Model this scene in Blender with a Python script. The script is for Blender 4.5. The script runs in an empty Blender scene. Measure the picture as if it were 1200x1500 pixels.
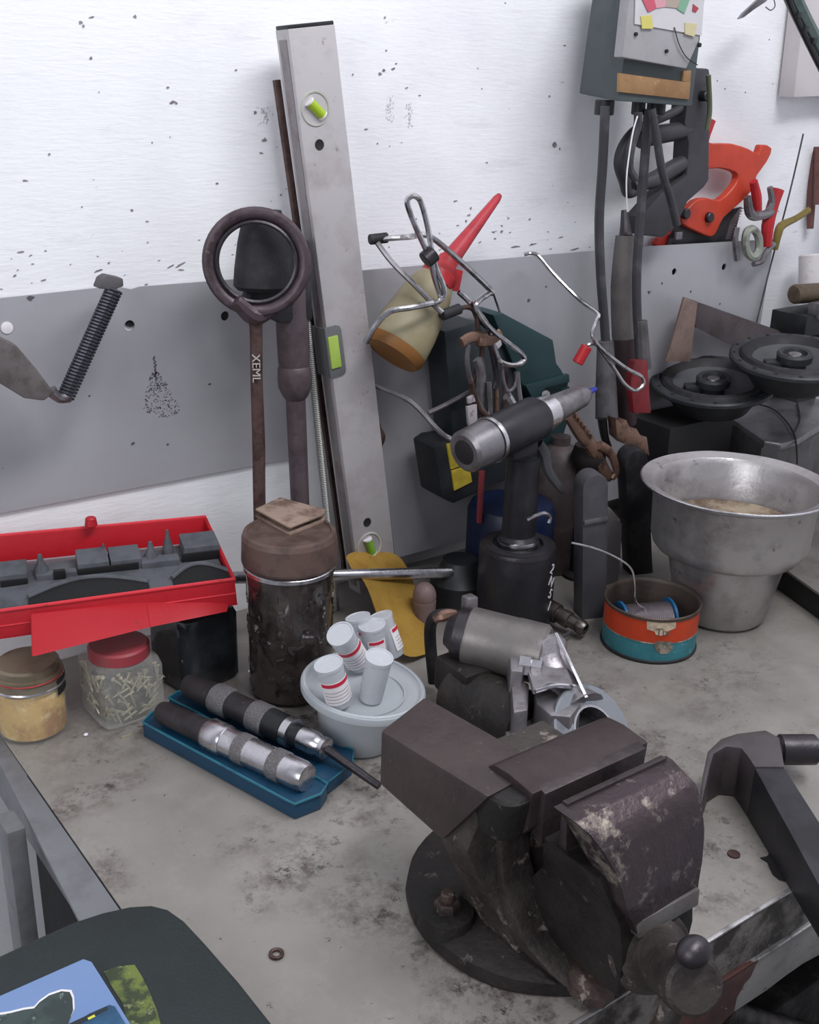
import bpy, bmesh, math, random
import numpy as np
from mathutils import Vector, Matrix, noise
random.seed(7)
# ------------------------------------------------------------------ camera, world, light, exposure
BZ = 0.86                       # bench top height above the floor; everything is built with bench top at z=0 and lifted at the end
sc = bpy.context.scene
YAW, PITCH, ROLL, FPX, CH = .6395607, .37334707, .02606895, 1651.2866, .58
_cy, _sy, _cp, _sp = math.cos(YAW), math.sin(YAW), math.cos(PITCH), math.sin(PITCH)
FW = Vector((_sy*_cp, _cy*_cp, -_sp)); _r0 = Vector((_cy, -_sy, 0)); _u0 = _r0.cross(FW)
RT = _r0*math.cos(ROLL) + _u0*math.sin(ROLL); UP = _u0*math.cos(ROLL) - _r0*math.sin(ROLL)
CAM = Vector((0, 0, CH))
cd = bpy.data.cameras.new('camera'); cam = bpy.data.objects.new('camera', cd); sc.collection.objects.link(cam)
cd.sensor_fit = 'VERTICAL'; cd.sensor_height = 36; cd.lens = 36*FPX/1500; cd.clip_start = .01
cam.matrix_world = Matrix(((RT.x, UP.x, -FW.x, 0), (RT.y, UP.y, -FW.y, 0), (RT.z, UP.z, -FW.z, CH), (0, 0, 0, 1)))
sc.camera = cam
w = bpy.data.worlds.new('world'); sc.world = w; w.use_nodes = True
w.node_tree.nodes['Background'].inputs[0].default_value = (.80, .86, 1, 1)
w.node_tree.nodes['Background'].inputs[1].default_value = .24
def area(name, loc, target, size, power, col=(1, 1, 1), sy=None):
    l = bpy.data.lights.new(name, 'AREA'); l.energy = power; l.color = col; l.size = size
    if sy: l.shape = 'RECTANGLE'; l.size_y = sy
    o = bpy.data.objects.new(name, l); sc.collection.objects.link(o); o.location = loc
    o.rotation_euler = (Vector(target)-Vector(loc)).to_track_quat('-Z', 'Y').to_euler(); return o
area('ceiling_tube_light', (.75, -.05, 1.75), (.45, 1.0, .35), 1.5, 20, (.96, .97, 1), .35)
area('left_fill_light', (-1.3, -.2, .95), (.5, 1.0, .45), 1.1, 12, (.95, .97, 1), 1.1)  # unseen fill light, added at the left to brighten the lower wall
sc.view_settings.view_transform = 'Standard'; sc.view_settings.look = 'None'
sc.view_settings.gamma = 1; sc.view_settings.use_curve_mapping = False
sc.view_settings.exposure = .42
# ------------------------------------------------------------------ helpers
def P(px, py, x=None, y=None, z=None):
    d = FW + RT*((px-600)/FPX) - UP*((py-750)/FPX)
    if z is not None: t = (z-CH)/d.z
    elif y is not None: t = y/d.y
    else: t = x/d.x
    return CAM + d*t
def pxm(p): return FPX/((p-CAM).dot(FW))          # pixels per metre at a point
def lin(h):
    h = h.lstrip('#'); c = [int(h[i:i+2], 16)/255 for i in (0, 2, 4)]
    return [((v+.055)/1.055)**2.4 if v > .04045 else v/12.92 for v in c]+[1]
class NT:
    def __init__(s, m):
        m.use_nodes = True; s.t = m.node_tree; s.n = s.t.nodes; s.b = s.n['Principled BSDF']; s.m = m
        s.co = s.n.new('ShaderNodeTexCoord').outputs['Object']
    def link(s, a, b): s.t.links.new(a, b)
    def noise(s, scale, detail=6, rough=.6, stretch=None, off=0):
        n = s.n.new('ShaderNodeTexNoise'); n.inputs['Scale'].default_value = scale
        n.inputs['Detail'].default_value = detail; n.inputs['Roughness'].default_value = rough
        mp = s.n.new('ShaderNodeMapping'); s.link(s.co, mp.inputs[0])
        mp.inputs['Location'].default_value = (off, off*.7, off*1.3)
        if stretch: mp.inputs['Scale'].default_value = stretch
        s.link(mp.outputs[0], n.inputs['Vector']); return n.outputs[0]
    def ramp(s, v, lo, hi):
        r = s.n.new('ShaderNodeMapRange'); r.inputs[1].default_value = lo; r.inputs[2].default_value = hi
        r.clamp = True; s.link(v, r.inputs[0]); return r.outputs[0]
    def math(s, op, a, b=None, clamp=False):
        m = s.n.new('ShaderNodeMath'); m.operation = op; m.use_clamp = clamp
        for i, v in enumerate((a, b)):
            if v is None: continue
            if isinstance(v, (int, float)): m.inputs[i].default_value = v
            else: s.link(v, m.inputs[i])
        return m.outputs[0]
    def mix(s, f, a, b):
        m = s.n.new('ShaderNodeMix'); m.data_type = 'RGBA'
        for sock, v in ((m.inputs[0], f), (m.inputs[6], a), (m.inputs[7], b)):
            if isinstance(v, float): sock.default_value = v
            elif isinstance(v, list): sock.default_value = v
            else: s.link(v, sock)
        return m.outputs[2]
    def blob(s, c, r, ang=0):
        """1 at the centre of an ellipse on the surface, 0 outside"""
        mp = s.n.new('ShaderNodeMapping'); mp.vector_type = 'TEXTURE'
        mp.inputs['Location'].default_value = c; mp.inputs['Rotation'].default_value = (0, 0, ang); mp.inputs['Scale'].default_value = r
        s.link(s.co, mp.inputs[0]); l = s.n.new('ShaderNodeVectorMath'); l.operation = 'LENGTH'; s.link(mp.outputs[0], l.inputs[0])
        return s.math('SUBTRACT', 1., l.outputs['Value'], True)
MATS = {}
def mat(name, c, rough=.5, metal=0., c2=None, s2=25, t2=(.5, .62), a2=.8, c3=None, s3=70, t3=(.6, .66), a3=.9, bump=.15, bs=150, stretch=None, trans=0., alpha=1., ior=1.45, spec=.5, coat=0):
    if name in MATS: return MATS[name]
    m = bpy.data.materials.new(name); n = NT(m); b = n.b
    col = lin(c)
    base = n.mix(n.math('MULTIPLY', n.noise(s2*.35, 3, off=5), .35), col, [v*.62 for v in col[:3]]+[1])
    if c2: base = n.mix(n.math('MULTIPLY', n.ramp(n.noise(s2, 8, .65, stretch), *t2), a2), base, lin(c2))
    if c3: base = n.mix(n.math('MULTIPLY', n.ramp(n.noise(s3, 8, .7, stretch, 3), *t3), a3), base, lin(c3))
    n.link(base, b.inputs['Base Color'])
    rg = n.math('ADD', rough-.1, n.math('MULTIPLY', n.noise(s2*2, 4, off=9), .22), True); n.link(rg, b.inputs['Roughness'])
    b.inputs['Metallic'].default_value = metal; b.inputs['Specular IOR Level'].default_value = spec
    b.inputs['IOR'].default_value = ior; b.inputs['Transmission Weight'].default_value = trans; b.inputs['Alpha'].default_value = alpha
    if coat: b.inputs['Coat Weight'].default_value = coat
    if bump:
        bp = n.n.new('ShaderNodeBump'); bp.inputs['Strength'].default_value = bump; bp.inputs['Distance'].default_value = .002
        n.link(n.noise(bs, 5), bp.inputs['Height']); n.link(bp.outputs[0], b.inputs['Normal'])
    MATS[name] = m; return m
# --- mesh builders (all add to a bmesh; default space is world)
def frame(A, B, hint=(0, 0, 1)):
    """matrix at A with local z towards B and local x as near as can be to hint"""
    A, B = Vector(A), Vector(B); z = (B-A).normalized(); h = Vector(hint)
    if abs(h.normalized().dot(z)) > .98: h = Vector((1, 0, 0))
    x = (h - z*h.dot(z)).normalized(); y = z.cross(x)
    return Matrix(((x.x, y.x, z.x, A.x), (x.y, y.y, z.y, A.y), (x.z, y.z, z.z, A.z), (0, 0, 0, 1)))
I4 = Matrix.Identity(4)
def TR(x=0, y=0, z=0, rz=0, rx=0, ry=0):
    return Matrix.Translation((x, y, z)) @ Matrix.Rotation(rz, 4, 'Z') @ Matrix.Rotation(ry, 4, 'Y') @ Matrix.Rotation(rx, 4, 'X')
def NB(): return bmesh.new()
def bevel(b, geom, r, seg=2):
    if r > 0: bmesh.ops.bevel(b, geom=geom, offset=r, segments=seg, affect='EDGES', profile=.6, clamp_overlap=True)
def box(b, c, s, M=I4, bv=0., seg=2):
    r = bmesh.ops.create_cube(b, size=1, matrix=M @ Matrix.Translation(c) @ Matrix.Diagonal((*s, 1)))
    es = list({e for v in r['verts'] for e in v.link_edges}); bevel(b, es, bv, seg); return b
def hexa(b, pts, bv=0.):
    """eight corners: bottom four then top four, same order round"""
    v = [b.verts.new(p) for p in pts]; fs = []
    for f in ((3, 2, 1, 0), (4, 5, 6, 7), (0, 1, 5, 4), (1, 2, 6, 5), (2, 3, 7, 6), (3, 0, 4, 7)): fs.append(b.faces.new([v[i] for i in f]))
    bmesh.ops.recalc_face_normals(b, faces=fs); bevel(b, list({e for f in fs for e in f.edges}), bv); return b
def lathe(b, prof, M=I4, n=32, sx=1., sy=1.):
    """prof: list of (r, z); r = 0 closes"""
    rings = []
    for r, z in prof:
        if r < 1e-6: rings.append([b.verts.new(M @ Vector((0, 0, z)))])
        else: rings.append([b.verts.new(M @ Vector((r*sx*math.cos(2*math.pi*i/n), r*sy*math.sin(2*math.pi*i/n), z))) for i in range(n)])
    for a, c in zip(rings, rings[1:]):
        for i in range(n):
            j = (i+1) % n
            q = [a[i % len(a)], a[j % len(a)], c[j % len(c)], c[i % len(c)]]
            u = []
            for v in q:
                if v not in u: u.append(v)
            if len(u) > 2:
                try: b.faces.new(u)
                except ValueError: pass
    return b
def cyl(b, A, B, r, r2=None, n=24, bv=0.):
    L = (Vector(B)-Vector(A)).length; r2 = r if r2 is None else r2
    p = [(0, 0), (r-bv, 0), (r, bv), (r2, L-bv), (r2-bv, L), (0, L)] if bv else [(0, 0), (r, 0), (r2, L), (0, L)]
    return lathe(b, p, frame(A, B), n)
def smooth(pts, k=6, closed=False):
    pts = [Vector(p) for p in pts]; n = len(pts); out = []
    for i in range(n if closed else n-1):
        g = lambda j: pts[j % n] if closed else pts[max(0, min(n-1, j))]
        p0, p1, p2, p3 = g(i-1), g(i), g(i+1), g(i+2)
        for s in range(k):
            t = s/k
            out.append(.5*((2*p1)+(p2-p0)*t+(2*p0-5*p1+4*p2-p3)*t*t+(3*p1-p0-3*p2+p3)*t**3))
    if not closed: out.append(pts[-1])
    return out
def tube(b, pts, r, n=10, closed=False, k=5, flat=1., hint=None):
    rs = r if isinstance(r, (list, tuple)) else None
    m0 = len(pts); pts = smooth(pts, k, closed) if k > 1 else [Vector(p) for p in pts]
    N = len(pts); rings = []; prev = Vector(hint) if hint else None
    for i, p in enumerate(pts):
        if closed: t = pts[(i+1) % N]-pts[i-1]
        else: t = pts[min(N-1, i+1)]-pts[max(0, i-1)]
        if t.length < 1e-9: t = Vector((0, 0, 1))
        t.normalize()
        if prev is None: prev = Vector((0, 0, 1)) if abs(t.z) < .9 else Vector((1, 0, 0))
        x = prev - t*prev.dot(t)
        if x.length < 1e-6: x = t.orthogonal()
        x.normalize(); y = t.cross(x); prev = x
        if rs:
            f = i/(N-1)*(len(rs)-1); a = int(f); q = rs[a]+(rs[min(a+1, len(rs)-1)]-rs[a])*(f-a)
        else: q = r
        rings.append([b.verts.new(p+x*q*math.cos(2*math.pi*j/n)+y*q*flat*math.sin(2*math.pi*j/n)) for j in range(n)])
    for i in range(N if closed else N-1):
        a, c = rings[i], rings[(i+1) % N]
        for j in range(n): b.faces.new((a[j], a[(j+1) % n], c[(j+1) % n], c[j]))
    if not closed: b.faces.new(rings[0][::-1]); b.faces.new(rings[-1])
    return b
def prism(b, pts, vec, bv=0., holes=()):
    """polygon (world points) extruded along vec, with holes"""
    vec = Vector(vec); allv = []; edges = []
    for loop in (pts, *holes):
        vs = [b.verts.new(p) for p in loop]
        edges += [b.edges.new((vs[i], vs[(i+1) % len(vs)])) for i in range(len(vs))]; allv += vs
    if holes:
        r = bmesh.ops.triangle_fill(b, edges=edges, use_beauty=True)
        fs = [g for g in r['geom'] if isinstance(g, bmesh.types.BMFace)]
    else: fs = [b.faces.new(allv)]
    r = bmesh.ops.extrude_face_region(b, geom=fs)
    nv = [g for g in r['geom'] if isinstance(g, bmesh.types.BMVert)]
    bmesh.ops.translate(b, verts=nv, vec=vec)
    bmesh.ops.recalc_face_normals(b, faces=b.faces)
    if bv:
        top = [e for e in b.edges if len(e.link_faces) == 2 and e.calc_face_angle(0) > .5 and all(v in allv or v in nv for v in e.verts)]
        bevel(b, top, bv, 2)
    return b
def outY(pix, y, **k): return [P(a, c, y=y) for a, c in pix]
def outZ(pix, z): return [P(a, c, z=z) for a, c in pix]
def ell(b, c, r, M=I4, n=16):
    bmesh.ops.create_uvsphere(b, u_segments=n*2, v_segments=n, radius=1, matrix=M @ Matrix.Translation(c) @ Matrix.Diagonal((*r, 1))); return b
def circ(c, r, ax, ay, n=20): return [Vector(c)+Vector(ax)*r*math.cos(2*math.pi*i/n)+Vector(ay)*r*math.sin(2*math.pi*i/n) for i in range(n)]
def rough_up(b, amt, s=60):
    for v in b.verts: v.co += Vector(noise.noise_vector(v.co*s))*amt
COL = sc.collection
def mesh_of(name, b, m, ang=35):
    me = bpy.data.meshes.new(name)
    bmesh.ops.remove_doubles(b, verts=b.verts, dist=1e-6)
    b.to_mesh(me); b.free(); me.materials.append(m)
    for p in me.polygons: p.use_smooth = True
    me.set_sharp_from_angle(angle=math.radians(ang)); return me
WM = {}
def thing(name, label, cat, at=None, M=None, group=None, kind=None):
    o = bpy.data.objects.new(name, None); COL.objects.link(o); o.empty_display_size = .02
    M = M if M is not None else Matrix.Translation(at); o.matrix_world = M; WM[o.name] = M.copy()
    if label: o['label'] = label
    if cat: o['category'] = cat
    if group: o['group'] = group
    if kind: o['kind'] = kind
    return o
def part(par, name, b, m, label=None, local=False, kind=None, ang=35):
    M = WM[par.name]
    if not local: bmesh.ops.transform(b, matrix=M.inverted(), verts=b.verts)
    o = bpy.data.objects.new(name, mesh_of(name, b, m, ang)); COL.objects.link(o); o.parent = par; WM[o.name] = M.copy()
    if label: o['label'] = label
    if kind: o['kind'] = kind
    return o
def solid(name, label, cat, b, m, group=None, kind=None, ang=35):
    lo = Vector([min(v.co[i] for v in b.verts) for i in range(3)]); hi = Vector([max(v.co[i] for v in b.verts) for i in range(3)])
    at = Vector(((lo.x+hi.x)/2, (lo.y+hi.y)/2, lo.z)); bmesh.ops.translate(b, verts=b.verts, vec=-at)
    o = bpy.data.objects.new(name, mesh_of(name, b, m, ang)); COL.objects.link(o); o.location = at; WM[o.name] = Matrix.Translation(at)
    if label: o['label'] = label
    if cat: o['category'] = cat
    if group: o['group'] = group
    if kind: o['kind'] = kind
    return o
def text(par, name, s, size, M, m, ext=.0003, label=None):
    cu = bpy.data.curves.new('t', 'FONT'); cu.body = s; cu.size = size; cu.extrude = ext; cu.align_x = 'CENTER'; cu.align_y = 'CENTER'
    to = bpy.data.objects.new('t', cu); COL.objects.link(to)
    me = bpy.data.meshes.new_from_object(to.evaluated_get(bpy.context.evaluated_depsgraph_get()))
    bpy.data.objects.remove(to); b = NB(); b.from_mesh(me); bpy.data.meshes.remove(me)
    bmesh.ops.transform(b, matrix=M, verts=b.verts); return part(par, name, b, m, label)
# ------------------------------------------------------------------ materials
castiron = mat('cast_iron', '4a4143', .45, .55, '2c2628', 30, (.45, .6), .7, '8d8280', 110, (.66, .72), .6, .35, 220)
castpaint = mat('worn_vise_paint', '4a4340', .5, .3, '2c2625', 18, (.45, .58), .8, '9a8f86', 45, (.575, .64), .75, .6, 160)
castrust = mat('rusty_casting', '5a4b45', .6, .3, '2b2422', 22, (.42, .55), .85, 'a2978c', 70, (.57, .63), .8, .7, 120)
castdark = mat('oily_dark_casting', '2f2a28', .55, .2, '191717', 20, (.4, .6), .8, '7d766f', 60, (.61, .68), .6, .6, 140)
blackp = mat('black_plastic', '1f2023', .45, 0, '35373a', 30, (.5, .7), .5, None, bump=.1)
blackr = mat('black_rubber', '232225', .65, 0, '454246', 35, (.5, .7), .5, None, bump=.15)
greyr = mat('grey_dusty_rubber', '5c595c', .7, 0, '2c2a2c', 30, (.45, .65), .7, None, bump=.2)
steel = mat('bright_steel', 'cfccd0', .27, 1., '77727a', 60, (.5, .7), .5, None, bump=.05)
chrome = mat('chromed_wire', 'c4c1c4', .2, 1., '6b6361', 90, (.5, .62), .6, None, bump=.05)
dullsteel = mat('dull_steel', '8f8b8f', .36, .8, '57504f', 40, (.48, .64), .6, None, bump=.15)
darksteel = mat('dark_steel', '4c484c', .4, .8, '2d292b', 40, (.48, .64), .6, '8a8488', 130, (.66, .72), .5, bump=.2)
browniron = mat('brown_iron', '594c51', .42, .5, '372b2d', 35, (.48, .62), .7, '8c8084', 120, (.62, .7), .5, .25)
rustbar = mat('rust_brown_bar', '5b4743', .55, .35, '3a2623', 45, (.45, .6), .8, '8d7a72', 110, (.63, .7), .5, .35)
alu = mat('cast_aluminium', 'a39ea2', .38, .75, '6f6767', 35, (.48, .64), .6, '474041', 100, (.62, .7), .5, .25)
potalu = mat('dull_aluminium_pot', 'bcb8b9', .36, .7, '756e6e', 20, (.46, .66), .6, '3f3a3a', 45, (.62, .68), .6, .35, 70)
levelalu = mat('scuffed_aluminium', 'bdb8ba', .5, .35, '9b9091', 16, (.48, .66), .6, '6b4b48', 75, (.63, .69), .5, .1)
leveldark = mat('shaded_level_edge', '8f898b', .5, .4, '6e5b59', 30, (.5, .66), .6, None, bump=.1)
redp = mat('red_painted_steel', 'b51c28', .42, 0, 'a3141f', 20, (.5, .7), .6, '5e2a28', 120, (.66, .7), .6, .12)
clearp = mat('clear_glass', 'e6ece9', .12, 0, None, alpha=1, trans=.96, bump=.05)
dirtyglass = mat('dirty_glass', 'c9cbc6', .2, 0, '8d897f', 30, (.5, .7), .6, None, trans=.85, bump=.1)
frost = mat('translucent_plastic', 'c6cbd0', .32, 0, 'b5bac0', 20, (.5, .7), .5, None, alpha=.7, bump=0)
white = mat('white_paper', 'ece7ea', .6, 0, 'cfc8cb', 60, (.5, .7), .5, None, bump=.05)
redink = mat('red_ink', 'cf2a45', .5)
blackink = mat('black_mark', '201d1f', .7)
green_vial = mat('green_vial_liquid', 'b9d63a', .2, 0, None, trans=.2, bump=0)
sheetm = mat('grey_sheet_metal', 'b0afb4', .48, .2, 'a29ea4', 7, (.45, .65), .6, '6a6367', 55, (.68, .74), .5, .08, 90)
bluep = mat('blue_plastic', '14405c', .4, 0, '0d2c42', 25, (.5, .7), .6, None, bump=.1)
darkgreen = mat('dark_green_plastic', '1f3a3d', .5, 0, '172a2d', 25, (.5, .7), .6, '4b5a5a', 120, (.68, .73), .4, .12)
orangep = mat('orange_plastic', 'c2402a', .42, 0, '9c2f1f', 22, (.5, .66), .6, '51231d', 100, (.66, .7), .5, .1)
redtool = mat('red_grip', 'b3262c', .45, 0, '7c1a1e', 30, (.5, .66), .7, None, bump=.1)
copper = mat('copper_clip', '8b6d5f', .4, .6, '4c3a33', 50, (.5, .62), .8, 'c3a592', 110, (.62, .68), .6, .2)
yellowp = mat('yellow_leather', 'a37f34', .85, 0, '876220', 30, (.45, .62), .7, '5e4018', 80, (.63, .7), .5, .6, 300)
lever = mat('amber_plastic', '85592b', .5)
# ------------------------------------------------------------------ the room
W, SY = 1.045, 1.0116
def wall_mat():
    m = bpy.data.materials.new('chipped_white_paint'); n = NT(m)
    base = n.mix(n.ramp(n.noise(5, 5), .4, .7), lin('f3f3f6'), lin('e6e5ea'))
    dirt = n.math('MULTIPLY', n.ramp(n.noise(9, 8, .7, (1, 1, 5)), .58, .78), .35)
    base = n.mix(dirt, base, lin('bdb7bb'))
    chips = n.ramp(n.noise(20, 8, .75, (1.2, 1, 4.5), 2), .685, .71)
    base = n.mix(n.math('MULTIPLY', chips, .7), base, lin('736c6e'))
    n.link(base, n.b.inputs['Base Color']); n.b.inputs['Roughness'].default_value = .6
    bp = n.n.new('ShaderNodeBump'); bp.inputs['Strength'].default_value = .25; bp.inputs['Distance'].default_value = .002
    n.link(n.noise(60, 5, .6, (1, 1, 6)), bp.inputs['Height']); n.link(bp.outputs[0], n.b.inputs['Normal']); return m
wallm = wall_mat()
def struct(name, b, m):
    return solid(name, None, None, b, m, kind='structure')
RW = 1.52
wb = struct('wall_back', box(NB(), (.3, W+.04, .32), (2.6, .08, 2.36)), wallm)
wr = struct('wall_right', box(NB(), (RW+.04, .02, .32), (.08, 1.97, 2.36)), wallm)
struct('floor', box(NB(), (.3, .02, -.9), (2.6, 2.1, .08)), mat('concrete_floor', '6c6866', .8, 0, '4b4847', 6, (.4, .7), .7, bump=.3))
# paint chips in the wall: thin flakes of missing paint at the places where they show
b = NB(); random.seed(3)
def flake(b, p, r, asp=1., rot=0, n=9, th=.0004):
    pts = []
    for i in range(n):
        a = 2*math.pi*i/n; q = r*random.uniform(.55, 1.25); u, v = q*asp*math.cos(a), q*math.sin(a)
        pts.append(Vector((p.x+u*math.cos(rot)-v*math.sin(rot), p.y, p.z+u*math.sin(rot)+v*math.cos(rot))))
    prism(b, pts, (0, -th, 0))
for x, y, r, asp in ((118, 33, 3, 1.6), (122, 38, 2.5, 1), (133, 85, 2.5, 1.3), (253, 150, 3, 1.8), (258, 151, 2.5, 1), (72, 226, 1.8, 1.2), (145, 135, 1.2, 1), (223, 209, 1.3, 1.4), (249, 201, 1.2, 1), (388, 205, 3.5, 1.6),
                     (374, 165, 3, 1.1), (120, 303, 1.7, 1), (193, 308, 2.5, 1), (30, 369, 1.6, 5), (45, 374, 1.3, 3), (145, 396, 1.6, 6), (265, 387, 2, 6), (250, 390, 1.5, 5), (64, 410, 1.5, 3), (564, 26, 2, 1.4), (490, 60, 2, 1.2),
                     (557, 108, 2.6, 1.6), (562, 103, 2.6, 1.3), (576, 101, 2.4, 1.7), (580, 93, 1.6, 1.6), (566, 74, 2, 1), (553, 210, 1.6, 1.2), (571, 214, 1.3, 1), (706, 130, 1.2, 1), (813, 212, 5, 1.1), (820, 218, 2.5, 1),
                     (690, 305, 2.2, 1), (687, 315, 2, 1.8), (683, 324, 2.6, 1), (735, 339, 2.2, 1.4), (776, 321, 2, 1.2), (756, 361, 1.6, 8), (780, 358, 1.6, 6), (700, 100, 1.2, 1), (842, 365, 1.4, 7), (1062, 130, 1.6, 1), (1127, 58, 1.4, 1), (1051, 118, 1.4, 1.2), (198, 24, 3.2, 1)):
    p = P(x, y, y=W-.0003); flake(b, p, .8*r/pxm(p), asp, math.radians(random.uniform(-6, 25)))
for _ in range(150):
    p = Vector((random.uniform(.2, 1.45), W-.0003, random.choice((random.uniform(.38, .75), random.uniform(.375, .42))))); flake(b, p, random.uniform(.0003, .0011), random.uniform(1, 4), random.uniform(-.2, .3), 6)
part(wb, 'paint_chips', b, mat('bare_patch', '7b7576', .8, 0, 'a09a9c', 90, (.4, .6), .8, bump=0), 'dark chips where the white paint has come off', kind='stuff')
b = NB()
for x, y, w_, h_ in ((571, 160, 9, 40), (600, 168, 8, 38), (388, 170, 14, 26)):  # two smudges, then a patch of the level's shadow painted on
    for _ in range(46):
        p = P(x+random.gauss(0, w_*.35), y+random.uniform(-h_/2, h_/2), y=W-.0002); flake(b, p, random.uniform(.8, 2.2)/1450, .6, random.uniform(-.4, .4), 6, .0001)
part(wb, 'smudge_and_shadow', b, mat('grey_smudge_shadow', 'd3d0d4', .7, bump=0), 'faint grey smudges and a painted level shadow on the white paint', kind='stuff')
# sheet metal backing, two sheets with drilled holes
def holes(lst, y): return [circ(P(a, c, y=y), r/pxm(P(a, c, y=y)), (1, 0, 0), (0, 0, 1), 18) for a, c, r in lst]
S1 = 1.0405
b = NB(); prism(b, [P(-260, 800, y=S1), P(0, 752, y=S1), P(395, 678, y=S1), P(440, 672, y=S1), P(436, 402, y=S1), P(205, 420, y=S1), P(192, 424, y=S1), P(170, 419, y=S1), P(0, 437, y=S1), P(-260, 458, y=S1)], (0, .002, 0), holes=holes([(190, 477, 8), (330, 463, 7)], S1))
s1 = solid('metal_sheet', 'grey sheet metal screwed to white wall, left sheet with pear-shaped dark stain', 'metal sheet', b, sheetm)
b = NB(); p = P(10, 480, y=S1); lathe(b, [(0, -.001), (.0055, -.001), (.0055, .001), (0, .0022)], frame(p, p+Vector((0, -1, 0)))); part(s1, 'screw', b, white, 'white screw head')
b = NB()
for _ in range(330):      # pear-shaped blot of dried grease
    t = random.random(); py = 545+t*66; hw = (4+28*t**.8)*math.sqrt(max(0, 1-max(0, (t-.72)/.28)**2)); px = 227+12*t+random.uniform(-1, 1)*hw
    p = P(px, py, y=S1-.0001); flake(b, p, random.uniform(.3, 1.1)/1500, random.uniform(1, 2.2), random.uniform(-.6, .6), 5, .0002)
for i in range(14):
    p = P(226+random.uniform(-1.5, 1.5)+i*.12, 523+i*2.4, y=S1-.0001); flake(b, p, random.uniform(1.2, 2.4)/1500, 1, 0, 7, .0002)
for x, y, r in ((195, 650, 2.5), (246, 651, 2), (307, 563, 2), (131, 580, 1.3), (45, 437, 4)): flake(b, P(x, y, y=S1-.0001), r/1500, 1.4, .2, 7, .0002)
part(s1, 'stain', b, mat('grease_blot', '5d565c', .8, bump=0), 'dark pear-shaped grease stain', kind='stuff')
b = NB(); prism(b, [Vector((.655, SY, .03)), Vector((1.375, SY, .03)), Vector((1.3855, SY, .3690)), Vector((1.10, SY, .3765)), Vector((.9, SY, .3775)), Vector((.64, SY, .3795))], (0, .002, 0), holes=holes([(988, 398, 5), (1061, 391, 5)], SY))
s2 = solid('metal_sheet', 'grey sheet metal fixed to white wall, right sheet behind hanging tools and saws', 'metal sheet', b, sheetm)
b = NB()
for x, y, r in ((951, 428, 3), (970, 415, 2), (1012, 427, 2), (1055, 445, 2), (800, 420, 2), (640, 560, 2), (775, 440, 3), (560, 470, 2)):
    flake(b, P(x, y, y=SY-.0001), r/1200, 1.2, .2, 7, .0002)
part(s2, 'stain', b, MATS['grease_blot'], kind='stuff')
for x, y, r in ((330, 463, 7), (988, 398, 6), (1061, 391, 6), (190, 471, 6)):
    p = P(x, y, y=W-.001); b = NB(); lathe(b, [(0, 0), (r/pxm(p)*1.25, 0), (r/pxm(p)*1.25, .001), (0, .001)], frame(p, p+Vector((0, -1, 0)))); part(wb, 'drilled_hole', b, blackink)
# ------------------------------------------------------------------ the bench
BX0, BY0 = .2325, .385
bench = thing('workbench', 'steel-topped workbench covered in oil stains, holding the vise and tools', 'workbench', (.85, .7, -BZ))
def bench_mat():
    m = bpy.data.materials.new('stained_bench_steel'); n = NT(m)
    base = n.mix(n.ramp(n.noise(6, 6), .38, .66), lin('938e88'), lin('827d77'))
    base = n.mix(n.math('MULTIPLY', n.ramp(n.noise(34, 8, .75), .5, .72), .3), base, lin('aaa29e'))
    bl = None; o = Vector((.85, .7, -BZ))
    for px, py, r, ang, k in ((130, 1165, (.075, .035, .2), .2, 1.), (150, 1280, (.03, .07, .2), 0, .6), (440, 1270, (.075, .04, .2), .35, 1.05), (370, 1230, (.05, .03, .2), .3, .6), (540, 1190, (.07, .05, .2), 0, .7), (560, 1130, (.09, .06, .2), .5, .9), (720, 1440, (.17, .05, .2), .75, 1.25), (600, 1330, (.07, .12, .2), .5, .9),
                              (850, 1480, (.1, .05, .2), 0, 1.2), (960, 1110, (.09, .07, .2), .4, .9), (1060, 1230, (.07, .06, .2), 0, .7), (1060, 1310, (.06, .03, .2), 0, .7), (1150, 1110, (.12, .03, .2), .2, .8), (1050, 1000, (.16, .07, .2), .4, .55), (830, 1000, (.1, .1, .2), .4, .7), (900, 930, (.12, .08, .2), .4, .6), (450, 1060, (.1, .1, .2), .4, .8), (200, 1060, (.16, .08, .2), .1, .6)):
        p = P(px, py, z=0)-o; f = n.math('MULTIPLY', n.blob(p, r, ang), k)
        bl = f if bl is None else n.math('MAXIMUM', bl, f)
    dirt = n.math('MULTIPLY', bl, n.ramp(n.noise(38, 10, .8, None, 4), .46, .62))
    base = n.mix(n.math('MULTIPLY', dirt, 1.15, True), base, lin('4b3d3a'))
    spk = n.ramp(n.noise(95, 8, .75, (1, 1.2, 1), 8), .64, .67)
    base = n.mix(n.math('MULTIPLY', spk, .75), base, lin('403836'))
    blk = n.math('MULTIPLY', n.math('POWER', bl, .7), n.ramp(n.noise(60, 9, .75, None, 6), .585, .61))
    base = n.mix(n.math('MULTIPLY', blk, .85), base, lin('2b2423'))
    n.link(base, n.b.inputs['Base Color']); n.b.inputs['Metallic'].default_value = .15
    n.link(n.ramp(n.noise(15, 5), -.1, 1.1), n.b.inputs['Roughness'])
    bp = n.n.new('ShaderNodeBump'); bp.inputs['Strength'].default_value = .25; bp.inputs['Distance'].default_value = .002
    n.link(n.noise(90, 6, .7), bp.inputs['Height']); n.link(bp.outputs[0], n.b.inputs['Normal']); return m
benchm = bench_mat()
grime = mat('grimy_steel_edge', '77716c', .6, .2, '2a2624', 28, (.44, .56), .9, 'a09a92', 60, (.6, .68), .5, .5, 120)
edgebr = mat('worn_bright_edge', 'c9c6c6', .35, .8, '6f6a69', 60, (.5, .6), .7, bump=.1)
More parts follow.
